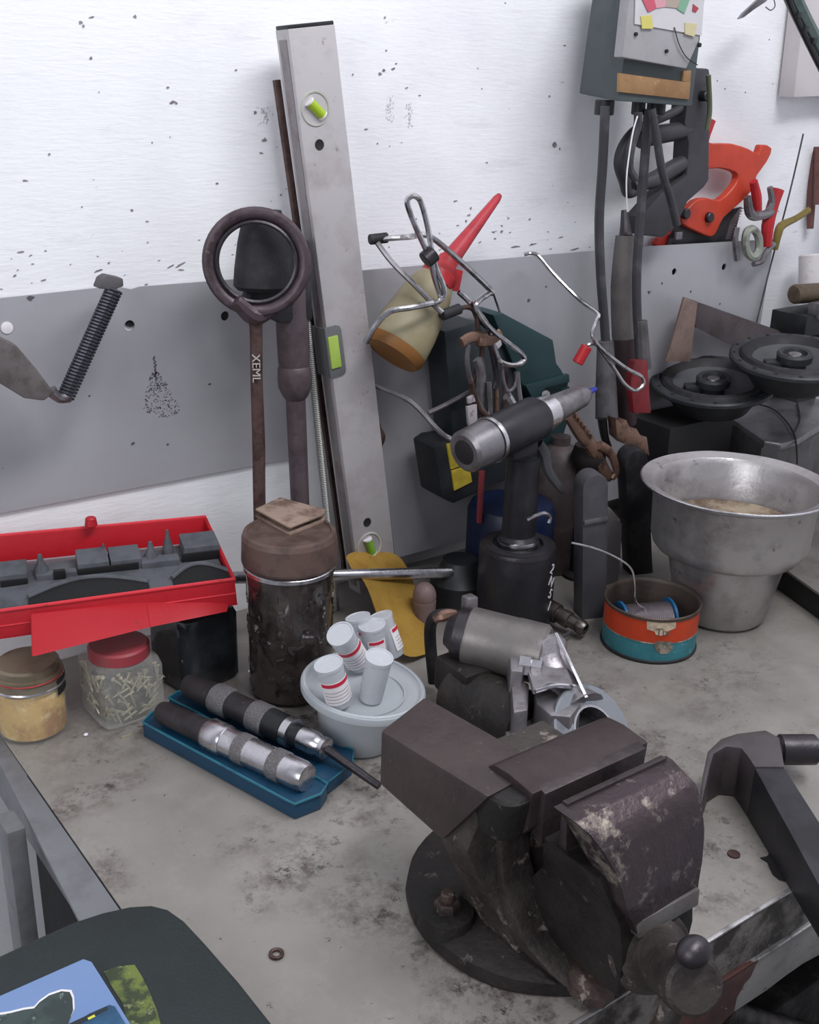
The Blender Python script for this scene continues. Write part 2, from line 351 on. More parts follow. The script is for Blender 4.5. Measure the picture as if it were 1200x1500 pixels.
conc = mat('grey_flange_paint', '8c8884', .65, .1, '6d6561', 30, (.5, .66), .6, '3a3331', 80, (.64, .69), .7, .3)
part(bench, 'bench_top', box(NB(), ((BX0+1.5)/2, (BY0+W-.001)/2, -.0015), (1.5-BX0, W-.001-BY0, .003), bv=.0008), benchm)
# front face, lower flange, brace
part(bench, 'front_edge', box(NB(), (.865, BY0+.004, -.0255), (1.265, .008, .045), bv=.0015), grime, 'grimy front edge with black smears')
part(bench, 'edge_bead', box(NB(), (.865, BY0+.0012, -.0008), (1.264, .0036, .0022), bv=.0008), edgebr, 'bright worn corner')
b = NB(); prism(b, [Vector((x, BY0-.001+random.uniform(-.0008, .0008), z+random.uniform(-.003, .003) if z < -.06 else z)) for x, z in [(.235, -.047)]+[(1.49, -.047)]+[(1.49-.042*i, -.092) for i in range(30)]+[(.235, -.092)]], (0, .006, 0), .0006)
part(bench, 'lower_flange', b, conc, 'grey lower flange with ragged edge')
part(bench, 'edge_bead', box(NB(), (.865, BY0-.001, -.0475), (1.26, .005, .0022), bv=.0008), edgebr, 'thin bright seam line')
# left rim angle and legs
b = NB(); prism(b, [P(0, 1080, z=0), P(-60, 1010, z=0), Vector((BX0-.0012, .99, 0)), Vector((BX0-.0012, .42, 0)), Vector((.195, .42, 0)), P(113, 1343, z=0), P(0, 1120, z=0), P(-60, 1040, z=0)][1:], (0, 0, -.004), .0008)
rimm = mat('blue_grey_paint', '7f8084', .5, .2, '625f60', 14, (.46, .64), .7, '4a4646', 70, (.66, .71), .6, .2)
part(bench, 'side_rim', b, rimm, 'blue-grey angle iron along the left edge')
part(bench, 'side_rim', box(NB(), (.2265, .70, -.035), (.006, .6, .05), bv=.001), rimm)
part(bench, 'leg', box(NB(), (.2005, .81, -.432), (.0155, .03, .855), bv=.002), rimm)
part(bench, 'leg', box(NB(), (1.46, .42, -.432), (.03, .03, .85), bv=.002), rimm)
part(bench, 'leg', box(NB(), (.25, .42, -.432), (.03, .03, .85), bv=.002), rimm)
part(bench, 'leg', box(NB(), (1.46, .99, -.432), (.03, .03, .85), bv=.002), rimm)
b = NB(); prism(b, outY([(1036, 1452), (1112, 1405), (1100, 1432), (1092, 1440), (1080, 1462), (1076, 1482), (1058, 1500), (1040, 1540), (900, 1600), (960, 1500)], BY0-.0035), (0, .0035, 0), .0006)
part(bench, 'brace', b, mat('red_brown_paint', '50302b', .5, 0, '2f1d1b', 25, (.45, .6), .8, 'a09080', 60, (.64, .68), .8, .2), 'chipped red-brown gusset')
# dark box added in place of shade, and scrap, under the bench
b = NB(); box(b, (.62, .80, -.46), (.72, .34, .80), bv=.004)
shade_box = solid('under_bench_shade', 'dark box added in place of the shade under the bench', 'dark box', b, mat('shade_black', '131214', .7))
scr = mat('oily_scrap', '4a4442', .45, .6, '1c1918', 40, (.42, .6), .9, '8b8580', 90, (.62, .68), .8, .4)
b = NB(); cyl(b, P(1060, 1480, y=.41), P(1260, 1540, y=.41), .010, bv=.002); solid('scrap_pipe', 'dark oily pipe lying under the front of the bench', 'pipe', b, scr)
b = NB(); c0 = P(1100, 1505, y=.455); tube(b, circ(c0, .026, Vector((.9, 0, -.3)).normalized(), (0, .5, .85), 24), .005, 8, True, 1)
solid('scrap_ring', 'brown iron ring lying under the front of the bench', 'ring', b, rustbar)
b = NB(); c0 = P(1185, 1445, y=.56); box(b, c0, (.10, .05, .03), TR(), .004); c1 = P(1185, 1478, y=.47)
solid('scrap_block', 'black oily metal block under the bench, uppermost piece of scrap', 'scrap metal', b, scr)
b = NB(); box(b, (.90, .5, -.24), (.42, .16, .1), TR(), .004)
tray = solid('scrap_tray', 'black steel tray of scrap metal under the front of the bench', 'tray', b, mat('tray_black', '1a1818', .6, .3, '3a3634', 30, (.5, .62), .8, bump=.4))
# ------------------------------------------------------------------ vise
V = thing('bench_vise', 'heavy worn dark iron vise bolted to the front of the bench', 'vise', (.49, .485, 0))
def yz(x0, x1, prof, bv=.002, tilt=0.):
    """profile in (y, z) extruded from x0 to x1"""
    b = NB(); prism(b, [Vector((x0, y, z)) for y, z in prof], (x1-x0, 0, 0), bv); return b
TZ = .152
b = NB(); lathe(b, [(0, 0), (.099, 0), (.101, .003), (.100, .012), (.092, .016), (.066, .018), (.060, .021), (0, .021)], TR(.496, .490, 0), 48); rough_up(b, .0012, 50)
part(V, 'base', b, castdark, 'round oily base plate')
# lugs with bolts
for lx, ly in ((P(655, 1340, z=.02).x, P(655, 1340, z=.02).y), (.575, .53)):
    b = NB(); lathe(b, [(0, .012), (.021, .012), (.019, .024), (.012, .026), (0, .026)], TR(lx, ly, 0), 20); l = part(V, 'lug', b, castdark)
    b = NB(); lathe(b, [(0, .024), (.0095, .024), (.0095, .031), (.008, .033), (0, .033)], TR(lx, ly, 0, .3), 6); lathe(b, [(0, .03), (.005, .03), (.005, .039), (.004, .04), (0, .04)], TR(lx, ly, 0), 14); part(l, 'bolt', b, castrust)
# body: anvil block, neck, and the column under the fixed jaw
b = NB()
hexa(b, [P(556, 1150, z=.100), P(648, 1232, z=.096), P(770, 1150, z=.096)+Vector((.005, 0, 0)), P(640, 1075, z=.100), P(558, 1070, z=TZ-.004), P(716, 1168, z=TZ), P(800, 1122, z=TZ), P(622, 1020, z=TZ-.004)], .003)
rough_up(b, .0006, 70)
part(V, 'anvil', b, mat('vise_top_brown', '4d4241', .5, .3, '3d3433', 20, (.45, .62), .7, '8b7f78', 80, (.62, .7), .6, .35, 160), 'brown square anvil block at the rear')
def loft(secs, bv=0., cuts=0):
    b = NB(); rings = [[b.verts.new(p) for p in r] for r in secs]; n = len(rings[0])
    for a, c in zip(rings, rings[1:]):
        for i in range(n): b.faces.new((a[i], a[(i+1) % n], c[(i+1) % n], c[i]))
    b.faces.new(rings[0][::-1]); b.faces.new(rings[-1]); bmesh.ops.recalc_face_normals(b, faces=b.faces)
    if bv: bevel(b, [e for e in b.edges if e.calc_face_angle(0) > .5], bv)
    if cuts: bmesh.ops.subdivide_edges(b, edges=[e for e in b.edges if e.calc_length() > .012], cuts=cuts, use_grid_fill=True)
    return b
def rect(x0, x1, y0, y1, z): return [(x0, y0, z), (x1, y0, z), (x1, y1, z), (x0, y1, z)]
b = loft([rect(.409, .50, .456, .505, .147), rect(.404, .50, .462, .500, .115), rect(.400, .50, .464, .4955, .099), rect(.409, .50, .462, .4985, .078), rect(.420, .50, .458, .501, .055), rect(.427, .505, .450, .502, .035), rect(.431, .51, .44, .508, .016)], .003, 3); rough_up(b, .0012, 45)
part(V, 'body', b, castpaint)
rs = [(.4065, .4535, .030, .1505, .47), (.4150, .4520, .030, .138, .47), (.4210, .4560, .028, .122, .48), (.4250, .4600, .026, .10, .48), (.4255, .4545, .026, .075, .48), (.4265, .4445, .028, .05, .47), (.4280, .4290, .036, .032, .465), (.4330, .4120, .042, .020, .46), (.4400, .4000, .040, .012, .45)]
b = loft([rect(x, x+w_, y, yb, z) for x, y, w_, z, yb in rs], .003, 3); rough_up(b, .0014, 55)
part(V, 'body_rib', b, castpaint)
b = NB(); lathe(b, [(0, 0), (.014, 0), (.018, .003), (.017, .010), (.011, .014), (0, .014)], TR(.457, .398, .006, .3, .25), 9); rough_up(b, .001, 60); part(V, 'lug', b, castrust, 'chipped front lug')
sh = [P(x, y, z=TZ-.001) for x, y in ((700, 1150), (706, 1128), (735, 1112), (800, 1118), (796, 1150), (782, 1168), (758, 1178), (730, 1174))]
b = NB(); prism(b, smooth(sh, 3, True), (.001, .006, -.034)); bevel(b, [e for e in b.edges if e.calc_face_angle(0) > 1.0], .005, 3); rough_up(b, .0006, 60)
part(V, 'shoulder', b, castdark, 'dark rounded shoulder beside the rear jaw')
# fixed jaw
X0, X1 = .418, .5305
b = yz(X0+.006, X1, [(.478, .150), (.473, .118), (.440, .118), (.434, .127), (.432, .1555), (.455, .158), (.470, .156)], .0016); rough_up(b, .0004, 60)
part(V, 'fixed_jaw', b, mat('jaw_brown', '4a3f3e', .38, .5, '3b3031', 26, (.45, .62), .7, 'a0958f', 130, (.66, .72), .6, .2, 160))
part(V, 'jaw_insert', yz(X0+.014, X1-.006, [(.436, .1565), (.436, .116), (.4285, .116), (.4285, .1545)], .0006), castiron)
# movable jaw: convex casting that narrows downwards to a lip
rows = [(828, 1187, 985, 1112, .158, .412), (842, 1204, 1000, 1128, .158, .412), (866, 1224, 1020, 1149, .152, .41), (886, 1250, 1027, 1172, .144, .405), (901, 1276, 1031, 1200, .132, .40), (911, 1304, 1032, 1230, .119, .39), (919, 1334, 1029, 1262, .105, .385), (927, 1354, 1024, 1294, .090, .38), (935, 1373, 1020, 1322, .078, .378)]
secs = []
for a, c, d, e, z, yb in rows:
    l, r = P(a, c, z=z), P(d, e, z=z); secs.append([l, r, Vector((r.x, max(yb, r.y+.004), z)), Vector((l.x, max(yb, l.y+.004), z))])
b = loft(secs, 0, 5); rough_up(b, .0006, 60)
part(V, 'movable_jaw', b, mat('jaw_worn', '483d40', .36, .5, '382f32', 18, (.45, .6), .7, 'a3988c', 30, (.55, .64), .7, .5, 130), ang=30)
part(V, 'jaw_insert', yz(.431, .521, [(.4075, .160), (.4125, .1595), (.4125, .126), (.4055, .126)], .0006), castiron)
b = loft([rect(.449, .513, .366, .455, .028), rect(.447, .514, .364, .455, .06), rect(.446, .514, .368, .44, .085), rect(.434, .518, .378, .43, .12)], .002, 2); rough_up(b, .0006, 50)
part(V, 'slide_body', b, castdark, 'dark oily side of the movable jaw')
l, r = P(929, 1352, z=.0885), P(1023, 1300, z=.0885); l2, r2 = P(934, 1374, z=.0775), P(1021, 1324, z=.0775); v4 = Vector((0, -.0015, .0)); v5 = Vector((0, .01, 0))
part(V, 'lower_lip', hexa(NB(), [l2+v4, r2+v4, r2+v5, l2+v5, l+v4, r+v4, r+v5, l+v5], .001), mat('bare_grey_iron', '6f6b69', .45, .4, '544e4c', 40, (.46, .62), .7, bump=.2), 'bare grey lower lip of the movable jaw')
HA0, HB0 = P(952, 1392, y=.364), P(1019, 1447, y=.308); HL0 = (HB0-HA0).length
b = NB(); lathe(b, [(0, -.004), (.0275, -.004), (.0285, .0), (.027, .003), (.0235, .004), (.0235, .008), (.020, .011), (.0185, .016), (.0178, HL0-.014), (.0188, HL0-.011), (.0180, HL0-.002), (.0155, HL0), (0, HL0)], frame(HA0, HB0, (1, 0, 0)), 36); rough_up(b, .0004, 90)
spn = part(V, 'spindle_head', b, castpaint)
hc = HA0.lerp(HB0, .72); kd = P(1016, 1394, y=.314); dr = (kd-hc).normalized()
dn_ = (P(975, 1500, y=.322)-hc).normalized()
b = NB(); cyl(b, hc+dn_*.15, hc, .0075, bv=.001); cyl(b, hc, kd, .006); hd = part(V, 'handle', b, castpaint)
b = NB(); ell(b, kd, (.0112, .0095, .0092), I4); part(hd, 'knob', b, darksteel)
# ------------------------------------------------------------------ G-clamp on the right of the vise
G = thing('iron_clamp', 'heavy dark iron clamp lying on the bench beside the vise', 'clamp', P(1130, 1180, z=0))
gm = mat('clamp_iron_shaded', '3c3a3f', .5, .35, '262427', 22, (.45, .62), .7, '6a6568', 110, (.68, .73), .4, .25)  # same casting as the arch; the slanting arm's shade is in this colour
b = NB(); T = .05
prism(b, outZ([(1026, 1186), (1030, 1135), (1037, 1100), (1056, 1082), (1080, 1074), (1122, 1069), (1142, 1080), (1150, 1123), (1106, 1123), (1096, 1108), (1086, 1095), (1064, 1093), (1046, 1104), (1041, 1120)], T), (0, 0, -T), .0015)
part(G, 'arch', b, mat('clamp_iron_lit', '5a5355', .5, .35, '403a3b', 30, (.45, .62), .6, bump=.2))
b = NB(); A0 = P(1106, 1123, z=T); A1 = P(1150, 1123, z=T); B0 = P(1218, 1330, z=.035); B1 = P(1262, 1300, z=.035)
dz = lambda p, z: Vector((p.x, p.y, z))
hexa(b, [dz(A0, 0), dz(A1, 0), dz(B1, 0), dz(B0, 0), A0-Vector((0, 0, .001)), A1-Vector((0, 0, .001)), B1, B0], .0015)
part(G, 'arm', b, gm)
b = NB(); cyl(b, P(1140, 1098, z=.03), P(1196, 1098, z=.03)+Vector((.0, 0, 0)), .0135, bv=.002); part(G, 'screw', b, darksteel, 'round steel screw end')
# ------------------------------------------------------------------ spirit level and the rods behind it
A, B = P(547, 855, y=.975), P(447, 40, y=1.000)
L = (B-A).length; LM = frame(A, B, (1, 0, 0)); lw, ld = .052, .024
# front faces -y : local y of the frame is +y(world) roughly
T_ = thing('spirit_level', 'long aluminium spirit level leaning against the wall with green vials', 'spirit level', A)
b = NB(); box(b, (0, 0, L/2), (lw, ld, L), LM, .0012); part(T_, 'body', b, levelalu)
b = NB(); box(b, (0, 0, L+.0015), (lw-.001, ld-.001, .004), LM, .001); part(T_, 'end_cap', b, blackp, 'dark plastic end cap')
b = NB(); box(b, (0, 0, L/2), (.002, ld*.55, L*.97), LM @ TR(-lw/2), .0004); part(T_, 'edge_shade_strip', b, leveldark)  # raised darker strip; the edge's shade is put into its colour
def onlevel(px, py):
    # local (x, z) of a pixel on the level's front face
    n = LM.to_3x3() @ Vector((0, -1, 0)); o = LM @ Vector((0, -ld/2, 0))
    d = FW + RT*((px-600)/FPX) - UP*((py-750)/FPX); t = (o-CAM).dot(n)/d.dot(n); l = LM.inverted() @ (CAM+d*t); return l.x, l.z
for px, py, r, rot in ((462, 159, .0148, .75), (541, 800, .0148, .2)):
    x, z = onlevel(px, py); b = NB()
    M = LM @ Matrix.Translation((x, -ld/2, z)) @ Matrix.Rotation(math.radians(90), 4, 'X')
    lathe(b, [(r+.0018, 0), (r+.0012, .0012), (r-.0002, .001), (r-.0008, -.001), (0, -.001)], M, 32)
    v = part(T_, 'vial_window', b, mat('vial_window_plastic', 'b8b8ae', .25, 0, '9d9c90', 60, (.5, .7), .6, bump=.05))
    b = NB(); R2 = M @ Matrix.Rotation(rot, 4, 'Z'); cyl(b, R2 @ Vector((0, -.009, .0015)), R2 @ Vector((0, .009, .0015)), .0048); part(v, 'vial', b, green_vial if px < 500 else mat('green_liquid_deep', '7cab3c', .25), 'yellow-green vial')
    b = NB(); cyl(b, R2 @ Vector((0, -.0105, .001)), R2 @ Vector((0, -.009, .001)), .0054); cyl(b, R2 @ Vector((0, .009, .001)), R2 @ Vector((0, .0105, .001)), .0054); part(v, 'vial_stop', b, white)
for px, py in ((468, 212), (538, 765)):
    x, z = onlevel(px, py); b = NB(); M = LM @ Matrix.Translation((x, -ld/2-.0002, z)) @ Matrix.Rotation(math.radians(90), 4, 'X')
    lathe(b, [(.0052, 0), (.0048, .0006), (.0044, .0004), (0, .0004)], M, 20); part(T_, 'hanging_hole', b, blackink)
x, z = onlevel(482, 517); b = NB(); M = LM @ Matrix.Translation((-lw/2+.008, 0, z))
prism(b, [M @ Vector((x+.001, -ld/2-.002, z)) for x, z in [(-.0125, -.027), (.002, -.027), (.006, -.0255), (.0075, -.021), (.0075, .021), (.006, .0255), (.002, .027), (-.0125, .027)]], M.to_3x3() @ Vector((0, .004, 0)), .0008); box(b, (-.0095, 0, 0), (.004, ld, .052), M, .001)
vf = part(T_, 'vial_frame', b, mat('grey_vial_frame', '6d6e70', .45, .2, bump=.1), 'grey frame at the edge')
b = NB(); box(b, (-.0035, -ld/2-.002, 0), (.0125, .004, .034), M, .0015); part(vf, 'vial', b, mat('green_liquid_mid', 'a3bd55', .2), 'green centre vial')
b = NB(); A, B = P(506, 835, y=1.005), P(405, 117, y=1.02); M = frame(A, B, (1, 0, 0)); box(b, (0, 0, (B-A).length/2), (.006, .006, (B-A).length), M, .0006)
solid('steel_strip', 'thin dark steel strip standing just behind the spirit level, left side', 'steel strip', b, rustbar)
# threaded rod
A, B = P(494, 905, z=0), P(450, 470, y=.995); A.y = min(A.y, 1.0); A = P(494, 905, y=.985)
b = NB(); L2 = (B-A).length; prof = [(0, 0)]
for i in range(170): z = L2*i/170; prof += [(.0042, z), (.0034, z+L2/340)]
lathe(b, prof+[(.0034, L2), (0, L2)], frame(A, B), 10)
solid('threaded_rod', 'thin pale threaded steel rod standing beside the spirit level', 'rod', b, mat('zinc_thread', '9a9a96', .4, .7, bump=0), ang=20)
b = NB(); tube(b, [P(545, 560, y=.99), P(553, 620, y=.995), P(560, 640, y=.99), P(556, 665, y=.99), P(566, 740, y=.985), P(580, 850, y=.985)], [.0022, .003, .004, .0028, .0028, .0028], 8)
solid('iron_rod', 'thin dark iron rod leaning against the grey sheet right of the level', 'rod', b, rustbar)
# ------------------------------------------------------------------ ring spanner
c = P(376, 384, y=.945); S = pxm(c); view = (CAM-c); view.z *= .6; view.normalize()
rx = Vector((0, 0, 1)).cross(view).normalized(); ry = view.cross(rx)
RS = thing('ring_spanner', 'rust-brown long-shafted tool with large iron ring standing behind the jar', 'tool', P(384, 900, y=.945))
b = NB(); tube(b, circ(c, 69/S, rx, ry, 48), 9.5/S, 12, True, 1, 1.25); part(RS, 'ring', b, browniron)
b = NB(); tube(b, circ(c+view*.004, 57/S, rx, ry, 48), .0022, 6, True, 1); part(RS, 'inner_lip', b, darksteel, 'worn brighter inner lip')
b = NB(); tube(b, [P(372, 452, y=.945), P(375, 480, y=.945), P(376, 560, y=.945), P(379, 650, y=.945), P(380, 735, y=.945), P(384, 895, y=.945)], [.0095, .0065, .0062, .0068, .0066, .0066], 12, flat=.8); part(RS, 'shaft', b, rustbar)
b = NB(); tube(b, [P(345, 440, y=.945), P(373, 462, y=.943), P(402, 447, y=.945)], [.006, .010, .007], 10); part(RS, 'yoke', b, browniron)
cc = mat('pale_paint_mark', 'ada5a2', .7, bump=.1)
sg = P(375, 540, y=.937)
M = frame(sg, sg+view, (0, 0, -1))
text(RS, 'paint_mark', 'XEML', .011, M @ Matrix.Translation((0, 0, -.002)), cc, .002, 'pale painted marks running down the shaft')
# second long tool, cone head
A, B = P(440, 745, y=.972), P(424, 372, y=.985); F = frame(A, B, (1, 0, 0)); k = lambda py: (745-py)/373*(B-A).length
CT = thing('cone_headed_tool', 'long brown iron tool with black cone head standing behind the ring', 'tool', P(441, 760, y=.972))
b = NB(); s = 1/1460
lathe(b, [(0, k(880)), (14*s, k(880)), (15*s, k(600)), (15*s, k(578)), (19*s, k(573)), (25*s, k(560)), (26*s, k(548)), (25*s, k(532)), (23*s, k(529)), (24*s, k(520)), (25*s, k(420)), (21*s, k(400)), (0, k(398))], F, 28)
part(CT, 'shaft', b, mat('brown_grey_iron', '615559', .5, .4, '45393b', 30, (.46, .62), .7, bump=.25))
b = NB(); box(b, (.000, 0, (k(465)+k(352))/2), (.034, .03, k(352)-k(465)), F, .006); part(CT, 'socket', b, blackr)
b = NB(); A, B = P(386, 425, y=.972), P(387, 306, y=.975); H = (B-A).length
lathe(b, [(0, 0), (.026, 0), (.0305, .004), (.0295, .02), (.0265, .045), (.0225, .064), (.017, .076), (.0085, H-.001), (0, H)], frame(A, B, (1, 0, 0)), 32, 1, .8)
part(CT, 'cone_head', b, blackr, 'black rubber cone')
b = NB(); A = P(392, 440, y=.975); box(b, (0, 0, 0), (.05, .02, .03), Matrix.Translation(A) @ TR(0, 0, 0, 0, 0, .5), .006); part(CT, 'neck', b, blackr)
# ------------------------------------------------------------------ spring arm on the left sheet
SA = thing('spring_arm', 'black coil spring arm with grey wedge end hanging on left sheet', 'tool', P(95, 583, y=.985))
pA, pB = P(167, 425, y=1.0), P(97, 580, y=.985)
b = NB(); cyl(b, pA, pB, .0048, .0048); part(SA, 'core', b, blackr)
b = NB(); ax = frame(pA, pB, (1, 0, 0)); Ls = (pB-pA).length; N = 34; pts = [ax @ Vector((.0072*math.cos(2*math.pi*i/10), .0072*math.sin(2*math.pi*i/10), Ls*i/(10*N))) for i in range(10*N+1)]
tube(b, pts, .0014, 6, False, 1); part(SA, 'coil', b, mat('spring_black', '4c4e55', .4, .5, bump=.05))
b = NB(); pp = [P(x, y, y=.995) for x, y in ((144, 423), (150, 408), (158, 403), (172, 406), (181, 408), (182, 420), (172, 423), (168, 434), (158, 424))]; prism(b, pp, (0, .015, 0), .002); part(SA, 'hook', b, greyr, 'grey rough hook over the sheet edge')
b = NB(); tube(b, [pB, P(91, 583, y=.982), P(84, 582, y=.98), P(74, 572, y=.98)], [.007, .005, .0042, .006], 10); part(SA, 'elbow', b, dullsteel)
b = NB(); wp = [(-18, 488), (2, 496), (26, 508), (55, 542), (74, 568), (78, 576), (66, 588), (36, 584), (0, 562), (-25, 545)]
prism(b, [P(x, y, y=.962) for x, y in wp], (.004, .030, -.002), .003); part(SA, 'wedge', b, mat('grey_brown_metal', '77706f', .5, .4, '544b49', 40, (.46, .62), .7, bump=.2), 'grey-brown metal wedge')
# ------------------------------------------------------------------ big dark jar
jc = Vector((.4985, .8604, 0)); JM = TR(jc.x, jc.y, 0)
J = thing('storage_jar', 'tall dark jar of small metal bits with brown lid', 'jar', jc)
b = NB(); lathe(b, [(0, .001), (.037, .001), (.0405, .005), (.0415, .02), (.0415, .118), (.0425, .132), (.041, .14), (.039, .144), (.039, .150)], JM, 48)
part(J, 'glass', b, mat('brown_dirty_glass', '3b3330', .12, .0, '1d1817', 35, (.45, .6), .9, '9a9394', 42, (.645, .67), .85, .5, 80, coat=.5))
b = NB(); random.seed(11)
for _ in range(150):
    a = random.uniform(0, 6.283); z = random.uniform(.01, .125); M = TR(jc.x, jc.y, z, a) @ TR(.0411, 0, 0, 0, random.uniform(-2, 2), 0)
    box(b, (0, 0, 0), (.0025, random.uniform(.003, .011), random.uniform(.0015, .004)), M)
part(J, 'metal_bits', b, mat('jar_bits', '5b5456', .3, .6, '2a2526', 40, (.44, .55), .9, 'b5afb1', 55, (.57, .62), .9, bump=.3), 'dark bolts and screws pressed against the glass', kind='stuff')
b = NB(); lathe(b, [(.0425, .133), (.0445, .134), (.0445, .1375), (.042, .14)], JM, 48); part(J, 'rim', b, steel, 'bright rim under the lid')
b = NB(); lathe(b, [(.0385, .1405), (.0455, .1405), (.0462, .143), (.0452, .166), (.0436, .1705), (.0400, .1715), (.039, .1695), (0, .1695)], JM, 48)
part(J, 'lid', b, mat('brown_lid', '65514a', .5, .1, '3e302d', 30, (.46, .62), .7, '8e7d74', 90, (.64, .7), .5, .2), ang=12)
bk = [P(x, y, z=.1785) for x, y in ((374, 745), (410, 728), (478, 746), (474, 753), (425, 772), (420, 770))]
b = NB(); prism(b, bk, (0, 0, -.002), .0008); prism(b, [p-Vector((0, 0, .0065)) for p in bk], (0, 0, -.0022)); box(b, (0, 0, 0), (.04, .022, .004), Matrix.Translation((bk[0]+bk[2])/2-Vector((0, 0, .0045))), .001)
solid('abrasive_pad', 'folded tan-brown abrasive pad on lid of the tall dark jar', 'pad', b, mat('tan_pad', '9b8577', .75, 0, '5b443a', 40, (.46, .62), .8, 'c2b5a6', 90, (.6, .7), .5, .4))
# ------------------------------------------------------------------ jars under the red case
gold = mat('dull_gold_lid', '8b7f6c', .4, .5, '6a5337', 35, (.5, .65), .6, bump=.15)
c = P(50, 1066, z=0); M = TR(c.x, c.y, 0)
t = thing('round_jar', 'round glass jar of tan-yellow paste at the left edge', 'jar', c)
b = NB(); lathe(b, [(.0, .0005), (.029, .0005), (.0315, .004), (.0315, .052), (.030, .058), (.0275, .061), (.0275, .066)], M, 40); part(t, 'glass', b, mat('jar_glass_thin', 'cfd0cc', .1, 0, None, alpha=.16, bump=0))
b = NB(); lathe(b, [(0, .004), (.0298, .004), (.0298, .044), (.0285, .046), (0, .045)], M, 40); part(t, 'contents', b, mat('yellow_paste', 'c9a45c', .7, 0, '8a5a2c', 22, (.46, .6), .8, 'd9c79c', 60, (.55, .66), .6, .3))
b = NB(); lathe(b, [(.0322, .05), (.0328, .0515), (.0322, .053), (.0315, .0515)], M, 40); part(t, 'band', b, steel)
b = NB(); lathe(b, [(.028, .060), (.0312, .060), (.0312, .063), (.0285, .064), (.0285, .070), (.026, .072), (0, .072)], M, 40); part(t, 'lid', b, gold, 'dull gold lid with red line')
b = NB(); lathe(b, [(.0312, .0595), (.0318, .060), (.0312, .0608)], M, 40); part(t, 'seal_ring', b, redtool)
b = NB()
for i in range(9):
    a = -.95+.075*i; f = TR(c.x, c.y, 0, a) @ TR(.0318, 0, .05)
    box(b, (0, 0, 0), (.0006, .0026, .016), f)
part(t, 'label_scrap', b, blackp, 'black scrap of label')
# square jar with screws
def sqjar(name, label, ctr, rot, s, h, glass, capm, capr):
    t = thing(name, label, 'jar', ctr); M = TR(ctr.x, ctr.y, 0, rot)
    b = NB(); n = 40
    def sq(r, z, e=6):
        out = []
        for i in range(n):
            a = 2*math.pi*i/n; cs, sn = math.cos(a), math.sin(a); q = (abs(cs)**e+abs(sn)**e)**(-1/e); out.append(M @ Vector((r*q*cs, r*q*sn, z)))
        return out
    rings = [[b.verts.new(p) for p in sq(r, z, e)] for r, z, e in ((s*.93, .001, 7), (s, .004, 9), (s, h*.86, 9), (s*.96, h*.93, 6), (s*.80, h*.98, 2.2), (s*.76, h, 2))]
    for a, c in zip(rings, rings[1:]):
        for i in range(n): b.faces.new((a[i], a[(i+1) % n], c[(i+1) % n], c[i]))
    b.faces.new(rings[0][::-1]); part(t, 'glass', b, glass)
    b = NB(); lathe(b, [(s*.6, h-.002), (capr, h-.002), (capr, h+.008), (capr*.93, h+.010), (0, h+.010)], M, 36); part(t, 'cap', b, capm)
    return t, M
cap_red = mat('faded_red_cap', '9d3a42', .5, 0, '7c4a4c', 30, (.48, .62), .6, bump=.12)
c = P(172, 1040, z=0); c = Vector((.3435, .915, 0))
t, M = sqjar('square_jar', 'square glass jar full of loose brass screws with red cap', c, .04, .0315, .063, mat('jar_glass_thin2', 'dcdcd6', .08, 0, None, alpha=.22, bump=0), cap_red, .0285)
brass = mat('brass_screw', 'c9c0a6', .35, .6, '6e6550', 60, (.5, .65), .6, bump=0)
b = NB(); lathe(b, [(0, .004), (.027, .004), (.027, .042), (0, .044)], M @ Matrix.Diagonal((1, 1, 1, 1)), 16, 1.0, 1.0); part(t, 'screw_heap', b, mat('screw_heap_dark', '7d776a', .6, .3, '35322c', 90, (.4, .6), .9, 'a59e88', 120, (.58, .64), .8, .6), kind='stuff')
random.seed(5)
for i in range(62):
    u, z = random.uniform(-.024, .024), random.uniform(.008, .05); L_ = random.uniform(.012, .022); a = random.uniform(-1.4, 1.4)
    f = M @ (TR(0, 0, 0, -math.pi/2) if i % 3 else I4*1) @ (TR(.0, 0, 0, 0) if i % 3 else TR(0, 0, 0, math.pi))
    f = f @ Matrix.Translation((.0285, u, z)) @ Matrix.Rotation(a, 4, 'X'); b = NB()
    h = min(L_/2, .024-abs(u)*.6, z-.002)
    lathe(b, [(0, -h), (.0008, -h+.002), (.0011, h-.002), (.0011, h-.001), (.0024, h), (0, h+.0003)], f, 7)
    part(t, 'screw', b, brass)
c = Vector((.4305, .9365, 0))
t, M = sqjar('square_jar', 'square dark jar standing between the screw jar and tall brown-lidded jar', c, .18, .033, .085, mat('dark_jar', '2b2d30', .12, 0, '17181a', 20, (.45, .62), .8, '8d9290', 60, (.66, .7), .6, .3, 60, coat=.5), cap_red, .029)
# ------------------------------------------------------------------ red metal case
RC = thing('red_case', 'open red metal case holding black moulded plastic, resting on the jars', 'case', P(170, 950, z=.07))
Fr, Fl = P(344, 848, z=.122), P(-60, 903, z=.122); Br, Bl = P(301, 757, y=.985), P(-60, 790, y=1.03)
dn = Vector((.0, -.004, -.026)); ins = Vector((0, 0, -.010))
def wallstrip(b, a, c, d, th, bv=.0012):
    """upright strip from a to c hanging by d, th = thickness vector"""
    hexa(b, [a+d, c+d, c+d+th, a+d+th, a, c, c+th, a+th], bv)
b = NB(); e1 = (Br-Fr).normalized()*.002; e2 = (Fl-Fr).normalized()*.002
wallstrip(b, Fr, Fl, dn, e1); part(RC, 'front_wall', b, redp)
b = NB(); wallstrip(b, Fr, Br, dn, e2); part(RC, 'side_wall', b, redp)
b = NB(); wallstrip(b, Br, Bl, dn*1.2, -e1); part(RC, 'back_wall', b, redp)
